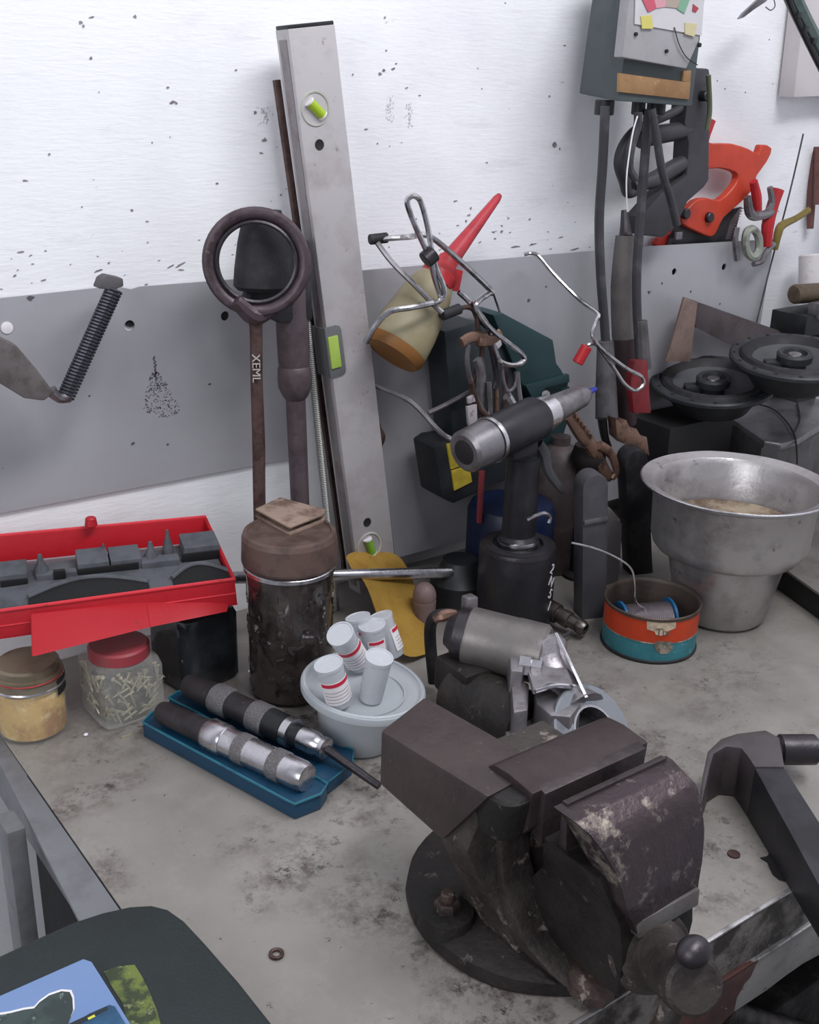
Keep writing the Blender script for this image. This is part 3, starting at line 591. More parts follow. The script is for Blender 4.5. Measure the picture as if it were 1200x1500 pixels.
b = NB(); hexa(b, [Fr+dn, Fl+dn, Bl+dn*1.15, Br+dn*1.15, Fr+dn*.95, Fl+dn*.95, Bl+dn*1.1, Br+dn*1.1]); part(RC, 'bottom', b, redp)
b = NB(); tube(b, [Fl, Fr, Br, Bl], .0019, 8, k=1); tube(b, [Fl+dn*.55, Fr+dn*.55+e2*0], .0008, 6, k=1); part(RC, 'rolled_rim', b, mat('red_rim', 'd93a45', .4, 0, '8a2a2e', 80, (.56, .64), .6, bump=.1))
b = NB(); p = P(133, 762, y=1.0); cyl(b, p-Vector((0, 0, .006)), p+Vector((0, 0, .003)), .0062, .0052, 16, .001); part(RC, 'catch', b, redp)
def uv(u, v, h=0): return Fr.lerp(Fl, u).lerp(Br.lerp(Bl, u), v) + Vector((0, 0, h))
insm = mat('black_moulded_plastic', '585a60', .5, 0, '27282c', 30, (.46, .66), .6, '686a70', 120, (.68, .74), .4, .15)
b = NB(); hexa(b, [uv(.012, .03, -.022), uv(1, .03, -.022), uv(1, .70, -.022), uv(.012, .70, -.022), uv(.012, .03, -.006), uv(1, .03, -.006), uv(1, .70, -.010), uv(.012, .70, -.010)], .001); ip = part(RC, 'insert', b, insm)
def fromuv(px, py, v):   # u so that uv(u, v) appears near px
    lo, hi = 0., 1.
    for _ in range(30):
        m = (lo+hi)/2; q = uv(m, v)-CAM; x = 600+FPX*q.dot(RT)/q.dot(FW)
        if x > px: lo = m
        else: hi = m
    return lo
def blk(px0, px1, v0, v1, h0, h1, m=insm, nm='clip_block'):
    b = NB(); a, c = fromuv(px0, 0, (v0+v1)/2), fromuv(px1, 0, (v0+v1)/2)
    hexa(b, [uv(a, v0, h0), uv(c, v0, h0), uv(c, v1, h0), uv(a, v1, h0), uv(a, v0, h1), uv(c, v0, h1), uv(c, v1, h1*1.05), uv(a, v1, h1*1.05)], .0012); part(RC, nm, b, m)
darki = mat('recess_shade', '141416', .6)  # dark plates laid on the insert, the hollows' shade put into their colour
blk(-40, 40, .40, .60, -.012, .003); blk(112, 158, .42, .64, -.012, .004); blk(160, 205, .42, .64, -.012, .003); blk(266, 318, .45, .68, -.012, .006)
blk(0, 40, .385, .40, -.008, -.001, darki, 'recess_dark_plate'); blk(114, 203, .405, .42, -.008, .000, darki, 'recess_dark_plate'); blk(266, 322, .435, .45, -.008, .001, darki, 'recess_dark_plate')
blk(52, 112, .40, .46, -.012, -.001); blk(206, 262, .40, .50, -.012, -.001); blk(78, 96, .38, .41, -.006, .003, darki, 'recess_dark_plate')
for px, v, hh, r in ((60, .5, .015, .0075), (221, .52, .014, .0075), (246, .6, .019, .0055), (152, .62, .010, .004)):
    b = NB(); p = uv(fromuv(px, 0, v), v, -.008); lathe(b, [(0, 0), (r, 0), (r*.95, hh*.4), (r*.45, hh*.9), (r*.25, hh+.006), (0, hh+.007)], Matrix.Translation(p), 16); part(RC, 'nozzle', b, insm, 'black cone nozzle')
for a, c in ((250, 336), (40, 215)):
    b = NB(); u0, u1 = fromuv(a, 0, .22), fromuv(c, 0, .22); N = 14
    pts = [uv(u0+(u1-u0)*i/N, .16+.16*math.sin(math.pi*i/N), -.005) for i in range(N+1)]+[uv(u1, .08, -.005), uv(u0, .08, -.005)]
    prism(b, pts, (0, 0, .0012)); part(RC, 'recess_dark_plate', b, darki)
    b = NB(); tube(b, [uv(u0+(u1-u0)*i/N, .17+.16*math.sin(math.pi*i/N), -.003) for i in range(N+1)], .0024, 8, k=1); part(RC, 'moulded_ridge', b, insm)
b = NB(); p0, p1 = uv(.02, .78, -.012), uv(.98, .78, -.012); hexa(b, [uv(0.01, .76, -.024), uv(1, .76, -.024), uv(1, .8, -.024), uv(.01, .8, -.024), uv(.01, .76, -.012), uv(1, .76, -.012), uv(1, .78, -.012), uv(.01, .78, -.012)]); part(RC, 'divider', b, mat('grey_rose_strip', '8f7f84', .5), 'pale strip behind the moulding')
# folded lid hanging below
b = NB(); A0, A1 = P(46, 900, y=.925), P(48, 962, y=.882); C0, C1 = P(338, 868, y=.895), P(333, 896, y=.878); back = Vector((.0, .003, .0)); mid1 = P(220, 919, y=.880); mid0 = P(215, 880, y=.908)
hexa(b, [A1, mid1, mid1+back, A1+back, A0, mid0, mid0+back, A0+back], .0015); hexa(b, [mid1, C1, C1+back, mid1+back, mid0, C0, C0+back, mid0+back], .0015)
part(RC, 'folded_lid', b, redp)
# ------------------------------------------------------------------ blue tray with two impact drivers
bt = thing('blue_tray', 'dark blue moulded plastic tray on the bench under two impact drivers', 'tray', P(350, 1110, z=0))
b = NB(); zt = .016
o1 = outZ([(210, 1062), (240, 1035), (268, 1042), (512, 1108), (470, 1165), (426, 1178)], zt)
f0 = [(209, 1058), (222, 1044), (243, 1034), (300, 1050), (480, 1148), (470, 1163), (432, 1178), (420, 1172)]
prism(b, outZ(f0, zt), (0, 0, -zt+.0005), .0015); part(bt, 'front_channel', b, bluep)
f1 = [(247, 1022), (262, 1012), (285, 1018), (518, 1098), (516, 1118), (480, 1147), (300, 1049)]
b = NB(); prism(b, outZ(f1, zt-.003), (0, 0, -zt+.0035), .0015); part(bt, 'rear_channel', b, bluep)
b = NB(); tube(b, [P(x, y, z=zt+.0005) for x, y in f0], .0012, 8, True, 1); part(bt, 'raised_lip', b, mat('blue_lip', '2a6d80', .35, 0, '17415c', 40, (.5, .64), .6, bump=.1))
b = NB(); tube(b, [P(x, y, z=zt-.0025) for x, y in f1], .0011, 8, True, 1); part(bt, 'raised_lip', b, MATS['blue_lip'])
knurl = mat('knurled_steel', 'a9a6a8', .35, .9, '6d696b', 1100, (.44, .5), .7, bump=.9, bs=1200)
def driver(label, A, B, segs, rbase):
    A, B = Vector(A), Vector(B); L = (B-A).length; M = frame(A, B, (0, 0, 1)); t = thing('impact_driver', label, 'hand tool', A)
    for nm, m, prof in segs:
        b = NB(); pr = [(r*rbase, u*L) for u, r in prof]
        lathe(b, [(0, pr[0][1])]+pr+[(0, pr[-1][1])], M, 30); part(t, nm, b, m)
    return t, M, L
z1 = zt+.0115
grip = mat('driver_grip', '3a3639', .45, .3, '252224', 40, (.45, .6), .6, '6d686b', 120, (.66, .72), .5, .3)
t, M, L = driver('short silver impact driver with knurled bands lying in front tray channel', P(236, 1042, z=z1), P(450, 1140, z=z1), [
    ('grip', grip, [(0, .75), (.03, .85), (.3, .92), (.34, .95)]),
    ('collar', steel, [(.34, 1.0), (.36, 1.16), (.46, 1.16), (.475, 1.08)]),
    ('barrel', steel, [(.475, 1.04), (.56, 1.04)]), ('knurled_band', knurl, [(.56, 1.1), (.565, 1.12), (.625, 1.12), (.63, 1.1)]),
    ('barrel', steel, [(.63, 1.04), (.79, 1.04)]), ('knurled_band', knurl, [(.79, 1.1), (.795, 1.13), (.86, 1.13), (.865, 1.1)]),
    ('nose', steel, [(.865, 1.05), (.97, 1.05), (1., .92), (1.005, .7)])], .0125)
t, M, L = driver('dark impact driver with bit fitted lying in rear tray channel', P(275, 1002, z=z1+.004), P(478, 1097, z=z1), [
    ('grip', grip, [(0, .8), (.03, .95), (.22, 1.0)]), ('knurled_band', knurl, [(.22, 1.12), (.23, 1.18), (.33, 1.18), (.34, 1.1)]),
    ('grip_band', grip, [(.34, 1.), (.5, 1.02)]), ('knurled_band', knurl, [(.5, 1.15), (.51, 1.2), (.60, 1.2), (.61, 1.1)]),
    ('black_sleeve', blackp, [(.61, 1.1), (.73, 1.08)]), ('collar', steel, [(.73, 1.0), (.735, 1.1), (.78, 1.1), (.785, .9)]),
    ('neck', blackp, [(.785, .82), (.84, .82)]), ('socket', steel, [(.84, .85), (.93, .85), (.95, .75), (.97, .62)]),
    ('ring', steel, [(.97, .7), (.975, .78), (1.0, .78), (1.01, .4)])], .0125)
b = NB(); cyl(b, M @ Vector((0, 0, L)), P(556, 1152, z=.012), .0042, .0034, bv=.0004); part(t, 'bit', b, darksteel)
# ------------------------------------------------------------------ plastic tub and tubes
tc = P(527, 1082, z=0); hL = .050
t = thing('plastic_tub', 'round translucent plastic food tub with lid on the bench', 'tub', tc)
lc = P(532, 1008, z=hL+.001); tilt = Matrix.Rotation(math.radians(8), 4, FW) @ Matrix.Rotation(math.radians(1), 4, RT)
LMt = Matrix.Translation(lc) @ tilt.to_4x4()
b = NB(); lathe(b, [(0, .001), (.034, .001), (.0365, .004), (.0405, hL-.006), (.0415, hL-.001), (.0405, hL-.001), (.0395, hL-.006), (.0355, .005), (0, .003)], TR(tc.x, tc.y, 0), 48); part(t, 'tub_body', b, frost)
b = NB(); lathe(b, [(.055, -.004), (.0575, -.003), (.058, .001), (.0575, .0035), (.0555, .0045), (.0535, .004), (.0515, .001), (.049, -.0005), (.03, 0), (0, 0)], LMt, 64); lathe(b, [(.050, -.0035), (.0545, -.004)], LMt, 64); part(t, 'lid', b, frost)
b = NB(); lathe(b, [(.0532, .0046), (.0545, .006), (.0562, .0052), (.057, .0036)], LMt, 64); part(t, 'lid_ring', b, frost)
tubep = mat('tube_plastic', 'd9dce2', .25, 0, None, alpha=.74, bump=0)
printm = mat('label_print', 'a89fa4', .7)
def vial(label, A, B, r, lab, a0=-1.4, a1=1.4, hasp=True):
    A, B = Vector(A), Vector(B); L = (B-A).length
    x = (CAM-A); M = frame(A, B, x)
    t = thing('sample_tube', label, 'tube', M=M, group='small plastic tubes on the tub lid')
    b = NB(); lathe(b, [(0, .0008), (r*.84, 0), (r*.9, .001), (r, L*.93), (r*1.06, L*.935), (r*1.06, L), (r*.96, L*1.0), (r*.93, L*.985), (0, L*.985)], I4, 28); part(t, 'tube_body', b, tubep, local=True)
    if lab:
        def wrap(z0, z1, rr, m, nm, n=14, s0=a0, s1=a1):
            b = NB(); vs = []
            for i in range(n+1):
                a = s0+(s1-s0)*i/n
                vs.append([b.verts.new((q*math.cos(a), q*math.sin(a), z)) for q, z in ((rr, z0), (rr, z1), (rr-.0002, z1), (rr-.0002, z0))])
            for p, q in zip(vs, vs[1:]):
                for j in range(4): b.faces.new((p[j], q[j], q[(j+1) % 4], p[(j+1) % 4]))
            b.faces.new(vs[0]); b.faces.new(vs[-1][::-1]); return part(t, nm, b, m, local=True)
        rl = r*1.02
        wrap(L*.16, L*.70, rl, white, 'paper_label'); wrap(L*.60, L*.68, rl+.0003, redink, 'red_band', s0=a0+.15, s1=a1-.15)
        for k in range(4): wrap(L*(.22+.08*k), L*(.235+.08*k), rl+.0002, printm, 'print_line', s0=a0+.25, s1=a1-.4)
    return t
def onlid(px, py, h): 
    n = LMt.to_3x3() @ Vector((0, 0, 1)); o = LMt @ Vector((0, 0, h)); d = FW + RT*((px-600)/FPX) - UP*((py-750)/FPX); tt = (o-CAM).dot(n)/d.dot(n); return CAM+d*tt
def tv(label, pb, pt, r, lab, h=.003, up=.035, **k):
    A = onlid(*pb, h); z = A.z+up
    # top point on the ray of pt at height z
    return vial(label, A, P(*pt, z=z), r, lab, **k)
tv('small tube with red-striped label standing nearest the left edge of lid', (498, 1030), (481, 972), .0122, True, up=.043, a0=-1.2, a1=1.5)
tv('red-striped tube leaning over the middle of the group, above the lowest tube', (527, 972), (498, 928), .0122, True, h=.008, up=.044, a0=-1.3, a1=1.3)
tv('red-striped tube standing at the very back of the group', (537, 955), (524, 903), .0115, True, h=.008, up=.036, a0=-.4, a1=1.3)
tv('red-striped tube standing behind the unlabelled frosted tube', (553, 965), (545, 915), .0122, True, h=.006, up=.038, a0=-.6, a1=.9)
tv('tube with label turned sideways at the right end of the group', (577, 960), (556, 902), .0118, True, h=.006, up=.040, a0=.4, a1=1.7)
tv('frosted tube without a label standing at the front of the group', (543, 1022), (556, 962), .0120, False, up=.046)
# ------------------------------------------------------------------ yellow pad, steel bar, bits behind
b = NB(); yp = [(508, 828), (520, 818), (560, 816), (590, 828), (604, 860), (615, 905), (634, 945), (622, 958), (596, 962), (575, 948), (556, 915), (540, 875), (524, 845)]
pts = [P(x+4, y, y=.952-.00085*(y-820)) for x, y in yp]; prism(b, smooth(pts, 3, True), (.003, .012, .003), .002); rough_up(b, .0012, 40)
solid('leather_piece', 'worn mustard-yellow leather piece drooping behind the tub', 'leather scrap', b, yellowp)
b = NB(); A, B = P(335, 846, y=.968), P(702, 838, y=.90); cyl(b, A, B, .0066, bv=.0008)
t = thing('steel_tube', 'bright steel tube lying level behind the tall dark jar', 'tube', (A+B)/2); part(t, 'tube', b, steel)
b = NB(); c = P(622, 873, z=.045); ell(b, c, (.013, .013, .016)); lathe(b, [(0, 0), (.012, 0), (.013, .04), (0, .045)], TR(c.x, c.y, 0), 20)
solid('brown_cork_bottle', 'small brown round-topped bottle behind the yellow leather piece', 'bottle', b, mat('pinkish_brown', '75615f', .5, 0, '57423f', 30, bump=.1))
b = NB(); c = P(668, 880, z=.02); lathe(b, [(0, 0), (.034, 0), (.034, .035), (.026, .044), (.02, .06), (0, .062)], TR(c.x+.02, c.y+.02, 0), 28)
solid('black_bottle', 'small black pot behind the starter motor and under the steel tube', 'pot', b, blackp)
# ------------------------------------------------------------------ starter motor
SM = thing('starter_motor', 'small aluminium starter motor lying on the bench behind the vise', 'motor', P(720, 1060, z=0))
A, B = P(682, 930, z=.085), P(800, 960, z=.078); ex = (B-A).normalized(); La = (B-A).length
b = NB(); M = frame(A, B, (0, 0, 1)); lathe(b, [(0, 0), (.024, .0), (.0275, .003), (.028, .006), (.028, La*.60), (.0285, La*.61), (.0285, La*.96), (.026, La), (0, La)], M, 40); part(SM, 'motor_body', b, mat('grey_motor_barrel', '87827f', .42, .6, '6a6362', 30, (.48, .64), .5, bump=.15))
b = NB(); lathe(b, [(0, -.018), (.014, -.018), (.018, -.012), (.025, -.008), (.0262, .002), (0, .002)], M, 32); part(SM, 'end_housing', b, darksteel)
b = NB(); A2, B2 = P(665, 1010, z=.035), P(775, 1065, z=.032); cyl(b, A2, B2, .030, .031, 32, .004); part(SM, 'solenoid', b, castdark)
b = NB(); box(b, P(700, 985, z=.05), (.07, .05, .035), TR(), .006); part(SM, 'bracket', b, castdark)
# nose housing: open casting with webs
N0 = M @ Vector((0, 0, La*.9)); N1 = P(858, 1058, z=.045); NM = frame(N0, N1, (0, 0, 1)); Ln = (N1-N0).length
b = NB(); lathe(b, [(0, 0), (.027, 0), (.0285, .006), (.024, .014), (.019, .022), (.018, Ln*.6), (.023, Ln*.78), (.026, Ln*.86), (0, Ln*.86)], NM, 18); rough_up(b, .0014, 60); part(SM, 'nose_housing', b, alu)
for pix, z, th in (([(771, 948), (812, 934), (826, 965), (842, 1004), (806, 1000), (782, 1012), (774, 985)], .082, .006), ([(770, 906), (800, 918), (817, 938), (806, 945), (780, 950), (770, 944)], .096, .016), ([(782, 1014), (806, 1002), (842, 1006), (852, 1030), (836, 1050), (808, 1048), (786, 1030)], .066, .05), ([(748, 992), (776, 1000), (774, 1040), (752, 1044)], .07, .05), ([(745, 948), (762, 942), (772, 960), (766, 984), (748, 982)], .086, .035), ([(735, 1050), (775, 1044), (800, 1062), (790, 1090), (745, 1090)], .04, .035)):
    b = NB(); prism(b, outZ(pix, z), (.0, .001, -th), .0028); rough_up(b, .0004, 80); part(SM, 'casting_web', b, alu)
b = NB(); A, B = P(812, 932, z=.098), P(857, 1027, z=.066); box(b, (0, 0, (B-A).length/2), (.012, .0036, (B-A).length), frame(A, B, (0, 0, 1)), .001); part(SM, 'rib', b, steel, 'bright machined rib')
b = NB(); A, B = P(784, 1012, z=.080), P(842, 1006, z=.078); tube(b, [A, A.lerp(B, .5)+Vector((0, 0, .003)), B], .0022, 8); part(SM, 'casting_edge', b, steel, 'bright casting edge')
b = NB(); A = P(768, 975, z=.083); dv = (P(790, 978, z=.083)-A).normalized(); lathe(b, [(.003, 0), (.0095, 0), (.0095, .01), (.0075, .011), (.0075, .02), (.004, .02), (.004, .012), (0, .012)], frame(A-dv*.004, A+dv), 6); part(SM, 'bolt', b, steel)
# flange ring
c = P(868, 1074, z=.041); nv = (CAM-c); nv = Vector((.1, -.75, .62)).normalized(); fx = Vector((1, 0, 0)); fx = (fx-nv*fx.dot(nv)).normalized()
b = NB(); FM = frame(c, c+nv, fx)
lathe(b, [(.023, -.004), (.044, -.004), (.0445, .001), (.043, .0025), (.0245, .0025), (.023, .001), (.023, -.004)], FM, 48); fl = part(SM, 'flange', b, mat('blue_grey_flange', '999ca2', .4, .6, '777a80', 30, bump=.1), 'pale grey flange ring')
b = NB(); lathe(b, [(.0245, -.012), (.0245, .004), (.0225, .004), (.0225, -.012)], FM, 40); part(SM, 'bush', b, steel)
b = NB(); lathe(b, [(0, -.012), (.0225, -.012)], FM, 30); part(SM, 'bore', b, blackink)
b = NB(); cyl(b, FM @ Vector((.012, .032, .002)), FM @ Vector((.012, .032, .0032)), .0026, n=12); part(fl, 'bolt_hole', b, blackink)
b = NB(); box(b, P(688, 884, z=.105), (.012, .012, .016), TR(0, 0, 0), .002); part(SM, 'terminal', b, alu)
b = NB(); tube(b, [P(672, 902, z=.09), P(655, 900, z=.09), P(636, 905, z=.085), P(630, 930, z=.06), P(636, 1000, z=.01)], .006, 10); part(SM, 'lead', b, blackr)
b = NB(); tube(b, [P(668, 898, z=.096), P(650, 902, z=.095), P(636, 908, z=.09)], [.004, .006, .003], 8); rough_up(b, .0015, 90); part(SM, 'copper_end', b, copper, 'bare copper cable end')
# ------------------------------------------------------------------ pneumatic riveter
rc = Vector((.7755, .842, 0)); RM = TR(rc.x, rc.y, 0)
R_ = thing('air_riveter', 'black pneumatic rivet gun standing upright behind the starter motor', 'rivet gun', rc)
blk2 = mat('riveter_black', '26252a', .38, .2, '39373c', 22, (.48, .68), .6, None, bump=.1)
b = NB(); lathe(b, [(0, .0), (.041, 0), (.0425, .004), (.0425, .092), (.041, .098), (.036, .1015), (.028, .102), (.0265, .098), (0, .098)], RM, 48); part(R_, 'cylinder', b, blk2)
b = NB(); lathe(b, [(.0375, .1005), (.0412, .1), (.0423, .097), (.0425, .095)], RM, 48); part(R_, 'worn_edge', b, darksteel, 'worn bright shoulder')
b = NB(); lathe(b, [(0, .095), (.021, .095), (.022, .108), (.0185, .112), (.018, .20), (0, .2)], RM, 28, 1.05, .95); part(R_, 'handle', b, blk2)
b = NB(); lathe(b, [(.0225, .1), (.0235, .103), (.0222, .108)], RM, 28); part(R_, 'handle_collar', b, steel)
HA, HB = P(682, 662, y=.823), P(868, 572, y=.852); HM = frame(HA, HB, (0, 0, 1)); HL = (HB-HA).length
def hseg(nm, m, prof, label=None, n=32):
    b = NB(); lathe(b, [(0, prof[0][0]*HL)]+[(r, u*HL) for u, r in prof]+[(0, prof[-1][0]*HL)], HM, n); return part(R_, nm, b, m, label)
hseg('barrel', blk2, [(.15, .0225), (.17, .0235), (.52, .0235), (.56, .019)])
hseg('rear_cap', dullsteel, [(-.01, .018), (.005, .022), (.16, .023), (.17, .021)], 'scratched silver rear cap')
hseg('bright_ring', steel, [(.168, .0242), (.18, .0245), (.192, .0242)])
hseg('nose', steel, [(.50, .0185), (.56, .0195), (.64, .0185), (.65, .0165)])
hseg('nose_body', dullsteel, [(.65, .0145), (.68, .0155), (.9, .0125), (.93, .010), (.97, .0045)])
hseg('tip', mat('blue_tip', '27309a', .4), [(.97, .004), (1.03, .0022)], 'blue tip')
b = NB(); lathe(b, [(0, -.013*HL), (.012, -.013*HL), (.0135, -.009*HL)], HM, 20); part(R_, 'rear_hole', b, blackink)
b = NB(); box(b, HM @ Vector((-.016, 0, HL*.38)), (.036, .03, .03), TR(0, 0, 0), .006); part(R_, 'neck', b, blk2)
b = NB(); tube(b, [P(788, 650, y=.835), P(797, 665, y=.835), P(803, 690, y=.83), P(818, 712, y=.825), P(825, 722, y=.825)], [.007, .0075, .006, .005, .002], 8, flat=.7); part(R_, 'trigger', b, mat('trigger_grey', '4a4a4d', .4, .5, bump=.1))
b = NB(); tube(b, [P(772, 762, y=.815), P(786, 755, y=.812), P(798, 752, y=.81), P(806, 757, y=.81), P(804, 766, y=.81)], .0022, 8); part(R_, 'hanging_hook', b, steel)
A, B = P(800, 890, z=.022), P(858, 922, z=.014); AL = (B-A).length
b = NB(); lathe(b, [(0, -.01), (.0115, -.01), (.0115, AL*.3), (.0085, AL*.32), (.0095, AL*.45), (.0095, AL*.6), (.0075, AL*.62), (.0075, AL*.8), (.0085, AL*.82), (.0085, AL*.93), (.0065, AL), (.004, AL), (.004, AL*.8), (0, AL*.8)], frame(A, B), 12); part(R_, 'air_connector', b, mat('connector_brass_dark', '6f6863', .35, .85, '3c3532', 60, (.46, .6), .7, bump=.15))
b = NB(); tube(b, [P(800, 948, z=.012), P(838, 925, z=.012)], .0022, 8, k=1); part(R_, 'pin', b, dullsteel)
av = (CAM-rc); av.z = 0; av.normalize(); sd = av.cross(Vector((0, 0, 1))).normalized()
for i, ch in enumerate('2N51'):
    ps = P((805, 803, 801, 800)[i], (803, 823, 842, 857)[i], y=.80); dd = (ps-rc); dd.z = 0; dd.normalize(); dd = (dd*.3+sd*(-1 if sd.dot(RT) < 0 else 1)*.7+av*.25).normalized()
    pos = Vector((rc.x, rc.y, .080-.0148*i))+dd*.0427; text(R_, 'white_mark', ch, .016, frame(pos, pos+dd, (0, 0, 1)) @ Matrix.Rotation(math.radians(-90), 4, 'Z') @ Matrix.Rotation(math.radians(-35), 4, 'Z'), mat('white_marker', 'cfc9cc', .7), .0003)
# blue can behind riveter
b = NB(); c = P(700, 855, y=.935); bx = .868; lathe(b, [(0, 0), (.05, 0), (.052, .003), (.052, .10), (.048, .108), (.02, .115), (0, .115)], TR(.838, .925, 0), 36)
solid('blue_can', 'dark blue can standing behind the black rivet gun', 'can', b, mat('dark_blue_paint', '0f1d3e', .45, 0, '0b1226', 15, (.45, .65), .7, '2c3a44', 60, (.62, .7), .6, bump=.1))
# ------------------------------------------------------------------ orange and teal can with solder
cc_ = Vector((.8748, .7296, 0)); CM = TR(cc_.x, cc_.y, 0)
t = thing('solder_can', 'open low orange and teal tin with chipped label on the bench', 'tin', cc_)
b = NB(); lathe(b, [(.0505, .024), (.0510, .0245), (.0510, .050), (.0505, .0505)], CM, 64); part(t, 'orange_band', b, mat('orange_paint', 'c4411f', .45, 0, 'a93318', 24, (.48, .64), .6, '7b3a2a', 80, (.64, .7), .6, bump=.12), 'orange painted band')
b = NB(); lathe(b, [(0, .001), (.0505, .001), (.0508, .003), (.0508, .0242)], CM, 64); part(t, 'teal_band', b, mat('teal_paint', '3a828d', .5, 0, '2a6670', 24, (.46, .62), .7, '7fb6bd', 70, (.6, .68), .5, bump=.15), 'teal painted lower band')
b = NB(); lathe(b, [(.051, .0), (.0522, .001), (.0522, .003), (.051, .004)], CM, 64); part(t, 'bottom_rim', b, blackr)
b = NB(); lathe(b, [(.0505, .0495), (.0522, .050), (.0524, .053), (.0512, .0542), (.0498, .053), (.049, .050), (.0488, .003), (0, .0025)], CM, 64); part(t, 'inner_wall', b, mat('can_inside', '5b4f48', .5, .4, '36302c', 30, (.45, .62), .7, bump=.2))
b = NB(); lathe(b, [(.0511, .0235), (.0514, .0243), (.0511, .0251)], CM, 64); part(t, 'chipped_line', b, mat('chipped_silver', 'a9a29a', .4, .5, '55706f', 90, (.48, .56), .9, bump=.1), 'chipped pale line')
def wrapcan(pix, r, m, nm, label=None):
    b = NB()
    out = []
    for x, y in pix:   # ray to cylinder
        d = FW + RT*((x-600)/FPX) - UP*((y-750)/FPX); a = d.x**2+d.y**2; bb = 2*(-cc_.x*d.x-cc_.y*d.y); c0 = cc_.x**2+cc_.y**2-r*r
        tt = (-bb-math.sqrt(max(bb*bb-4*a*c0, 0)))/(2*a); out.append(CAM+d*tt)
    cen = sum(out, Vector())/len(out); nrm = Vector((cen.x-cc_.x, cen.y-cc_.y, 0)).normalized(); vs = [b.verts.new(p) for p in out]; vs2 = [b.verts.new(p-nrm*.001) for p in out]
    b.faces.new(vs)
    for i in range(len(vs)): b.faces.new((vs[i], vs[(i+1) % len(vs)], vs2[(i+1) % len(vs)], vs2[i]))
    bmesh.ops.triangulate(b, faces=b.faces); bmesh.ops.recalc_face_normals(b, faces=b.faces); return part(t, nm, b, m, label)
wrapcan([(948, 910), (956, 908.5), (970, 908), (984, 907.5), (991, 907), (990, 920), (978, 925), (975, 930), (968, 931.5), (961, 930), (959, 925), (948, 922)], .0517, mat('cream_label', 'd3bfa4', .6, 0, '8f7c73', 90, (.5, .6), .7, bump=.05), 'label_plate', 'cream lettered plate')
dv = (P(970, 916, y=.69)-cc_); dv.z = 0; dv = (CAM-cc_); dv.z = 0; dv.normalize(); dv = (Matrix.Rotation(math.radians(16), 3, 'Z') @ dv)
pp_ = Vector((cc_.x, cc_.y, .0385))+dv*.0519
text(t, 'lettering', 'Tix', .0115, frame(pp_, pp_+dv, (0, 0, 1)) @ Matrix.Rotation(math.radians(-90), 4, 'Z'), mat('brown_ink', '6f5f5c', .7), .0003, 'worn brown lettering')
wrapcan([(958, 942), (965, 939), (970, 944), (976, 939), (984, 941), (986, 950), (978, 958), (968, 958), (960, 952)], .0514, mat('grey_tan_print', '9a8f80', .6, 0, '5a5148', 90, (.45, .55), .8, bump=.05), 'label_print')
ta = thing('solder_spool', 'spool of solder with blue flanges lying inside the orange tin', 'spool', (cc_.x, cc_.y, .004))
A, B = P(897, 878, z=.038), P(976, 872, z=.038)
ax = (B-A).normalized(); Ls = (B-A).length; rsp = .019; rf = .023
A = Vector((A.x, A.y, .003+rf)); B = Vector((B.x, B.y, .003+rf)); sh = (Vector((cc_.x, cc_.y, 0))+Vector((-.004, .004, 0))-(A+B)/2); sh.z = 0; A += sh; B += sh
mA, mB = A.lerp(B, .08), A.lerp(B, .92); A, B = A.lerp(B, .06), A.lerp(B, .94)
b = NB(); SL = (B-A).length; prof = [(0, 0)]
for i in range(26): z = SL*(i+.0)/26; prof += [(rsp, z), (rsp-.0008, z+SL/52)]
lathe(b, prof+[(0, SL)], frame(A, B), 32); part(ta, 'solder_winding', b, mat('solder', '8d8388', .35, .8, bump=.05))
bl2 = mat('blue_flange', '1f5f8e', .4, 0, '2c86b0', 40, (.55, .65), .6, bump=.05)
for q in (A, B):
    b = NB(); e = (B-A).normalized(); cyl(b, q-e*.0015, q+e*.0015, rf, n=36, bv=.0004); part(ta, 'flange', b, bl2, 'blue flange')
b = NB(); tube(b, [A.lerp(B, .35)+Vector((0, -.006, rsp-.001)), P(931, 880, y=.722), P(930, 855, y=.722), P(924, 832, y=.722), P(900, 815, y=.724), P(868, 802, y=.726), P(838, 795, y=.73)], .0011, 6); part(ta, 'loose_wire', b, steel, 'thin loose solder wire end')
# ------------------------------------------------------------------ aluminium pot
pc = Vector((.995, .731, 0)); PM = TR(pc.x, pc.y, 0)
t = thing('aluminium_pot', 'dull dented aluminium pot with flared rim and stepped base', 'pot', pc)
b = NB(); lathe(b, [(0, .002), (.047, .002), (.051, .006), (.0655, .076), (.067, .080), (.080, .085), (.085, .091), (.0875, .10), (.0895, .150), (.0925, .156), (.1035, .1612), (.1045, .1635), (.1035, .165), (.092, .161), (.0875, .154), (.0855, .10), (.082, .088), (.066, .084), (.0635, .076), (.049, .008), (0, .006)], PM, 72); rough_up(b, .0009, 22); part(t, 'pot_body', b, potalu)
b = NB(); tube(b, circ((pc.x, pc.y, .1635), .1042, (1, 0, 0), (0, 1, 0), 64), .0013, 6, True, 1); part(t, 'rolled_rim', b, steel, 'bright rolled rim')
b = NB(); lathe(b, [(0, .106), (.080, .106), (.0825, .109), (.08, .113), (.074, .110), (0, .108)], PM, 48); solid('old_lid', 'brown-edged round lid lying inside the aluminium pot', 'lid', b, mat('rusty_cream', 'a3937d', .6, .1, '4a352a', 14, (.44, .56), .85, bump=.2))
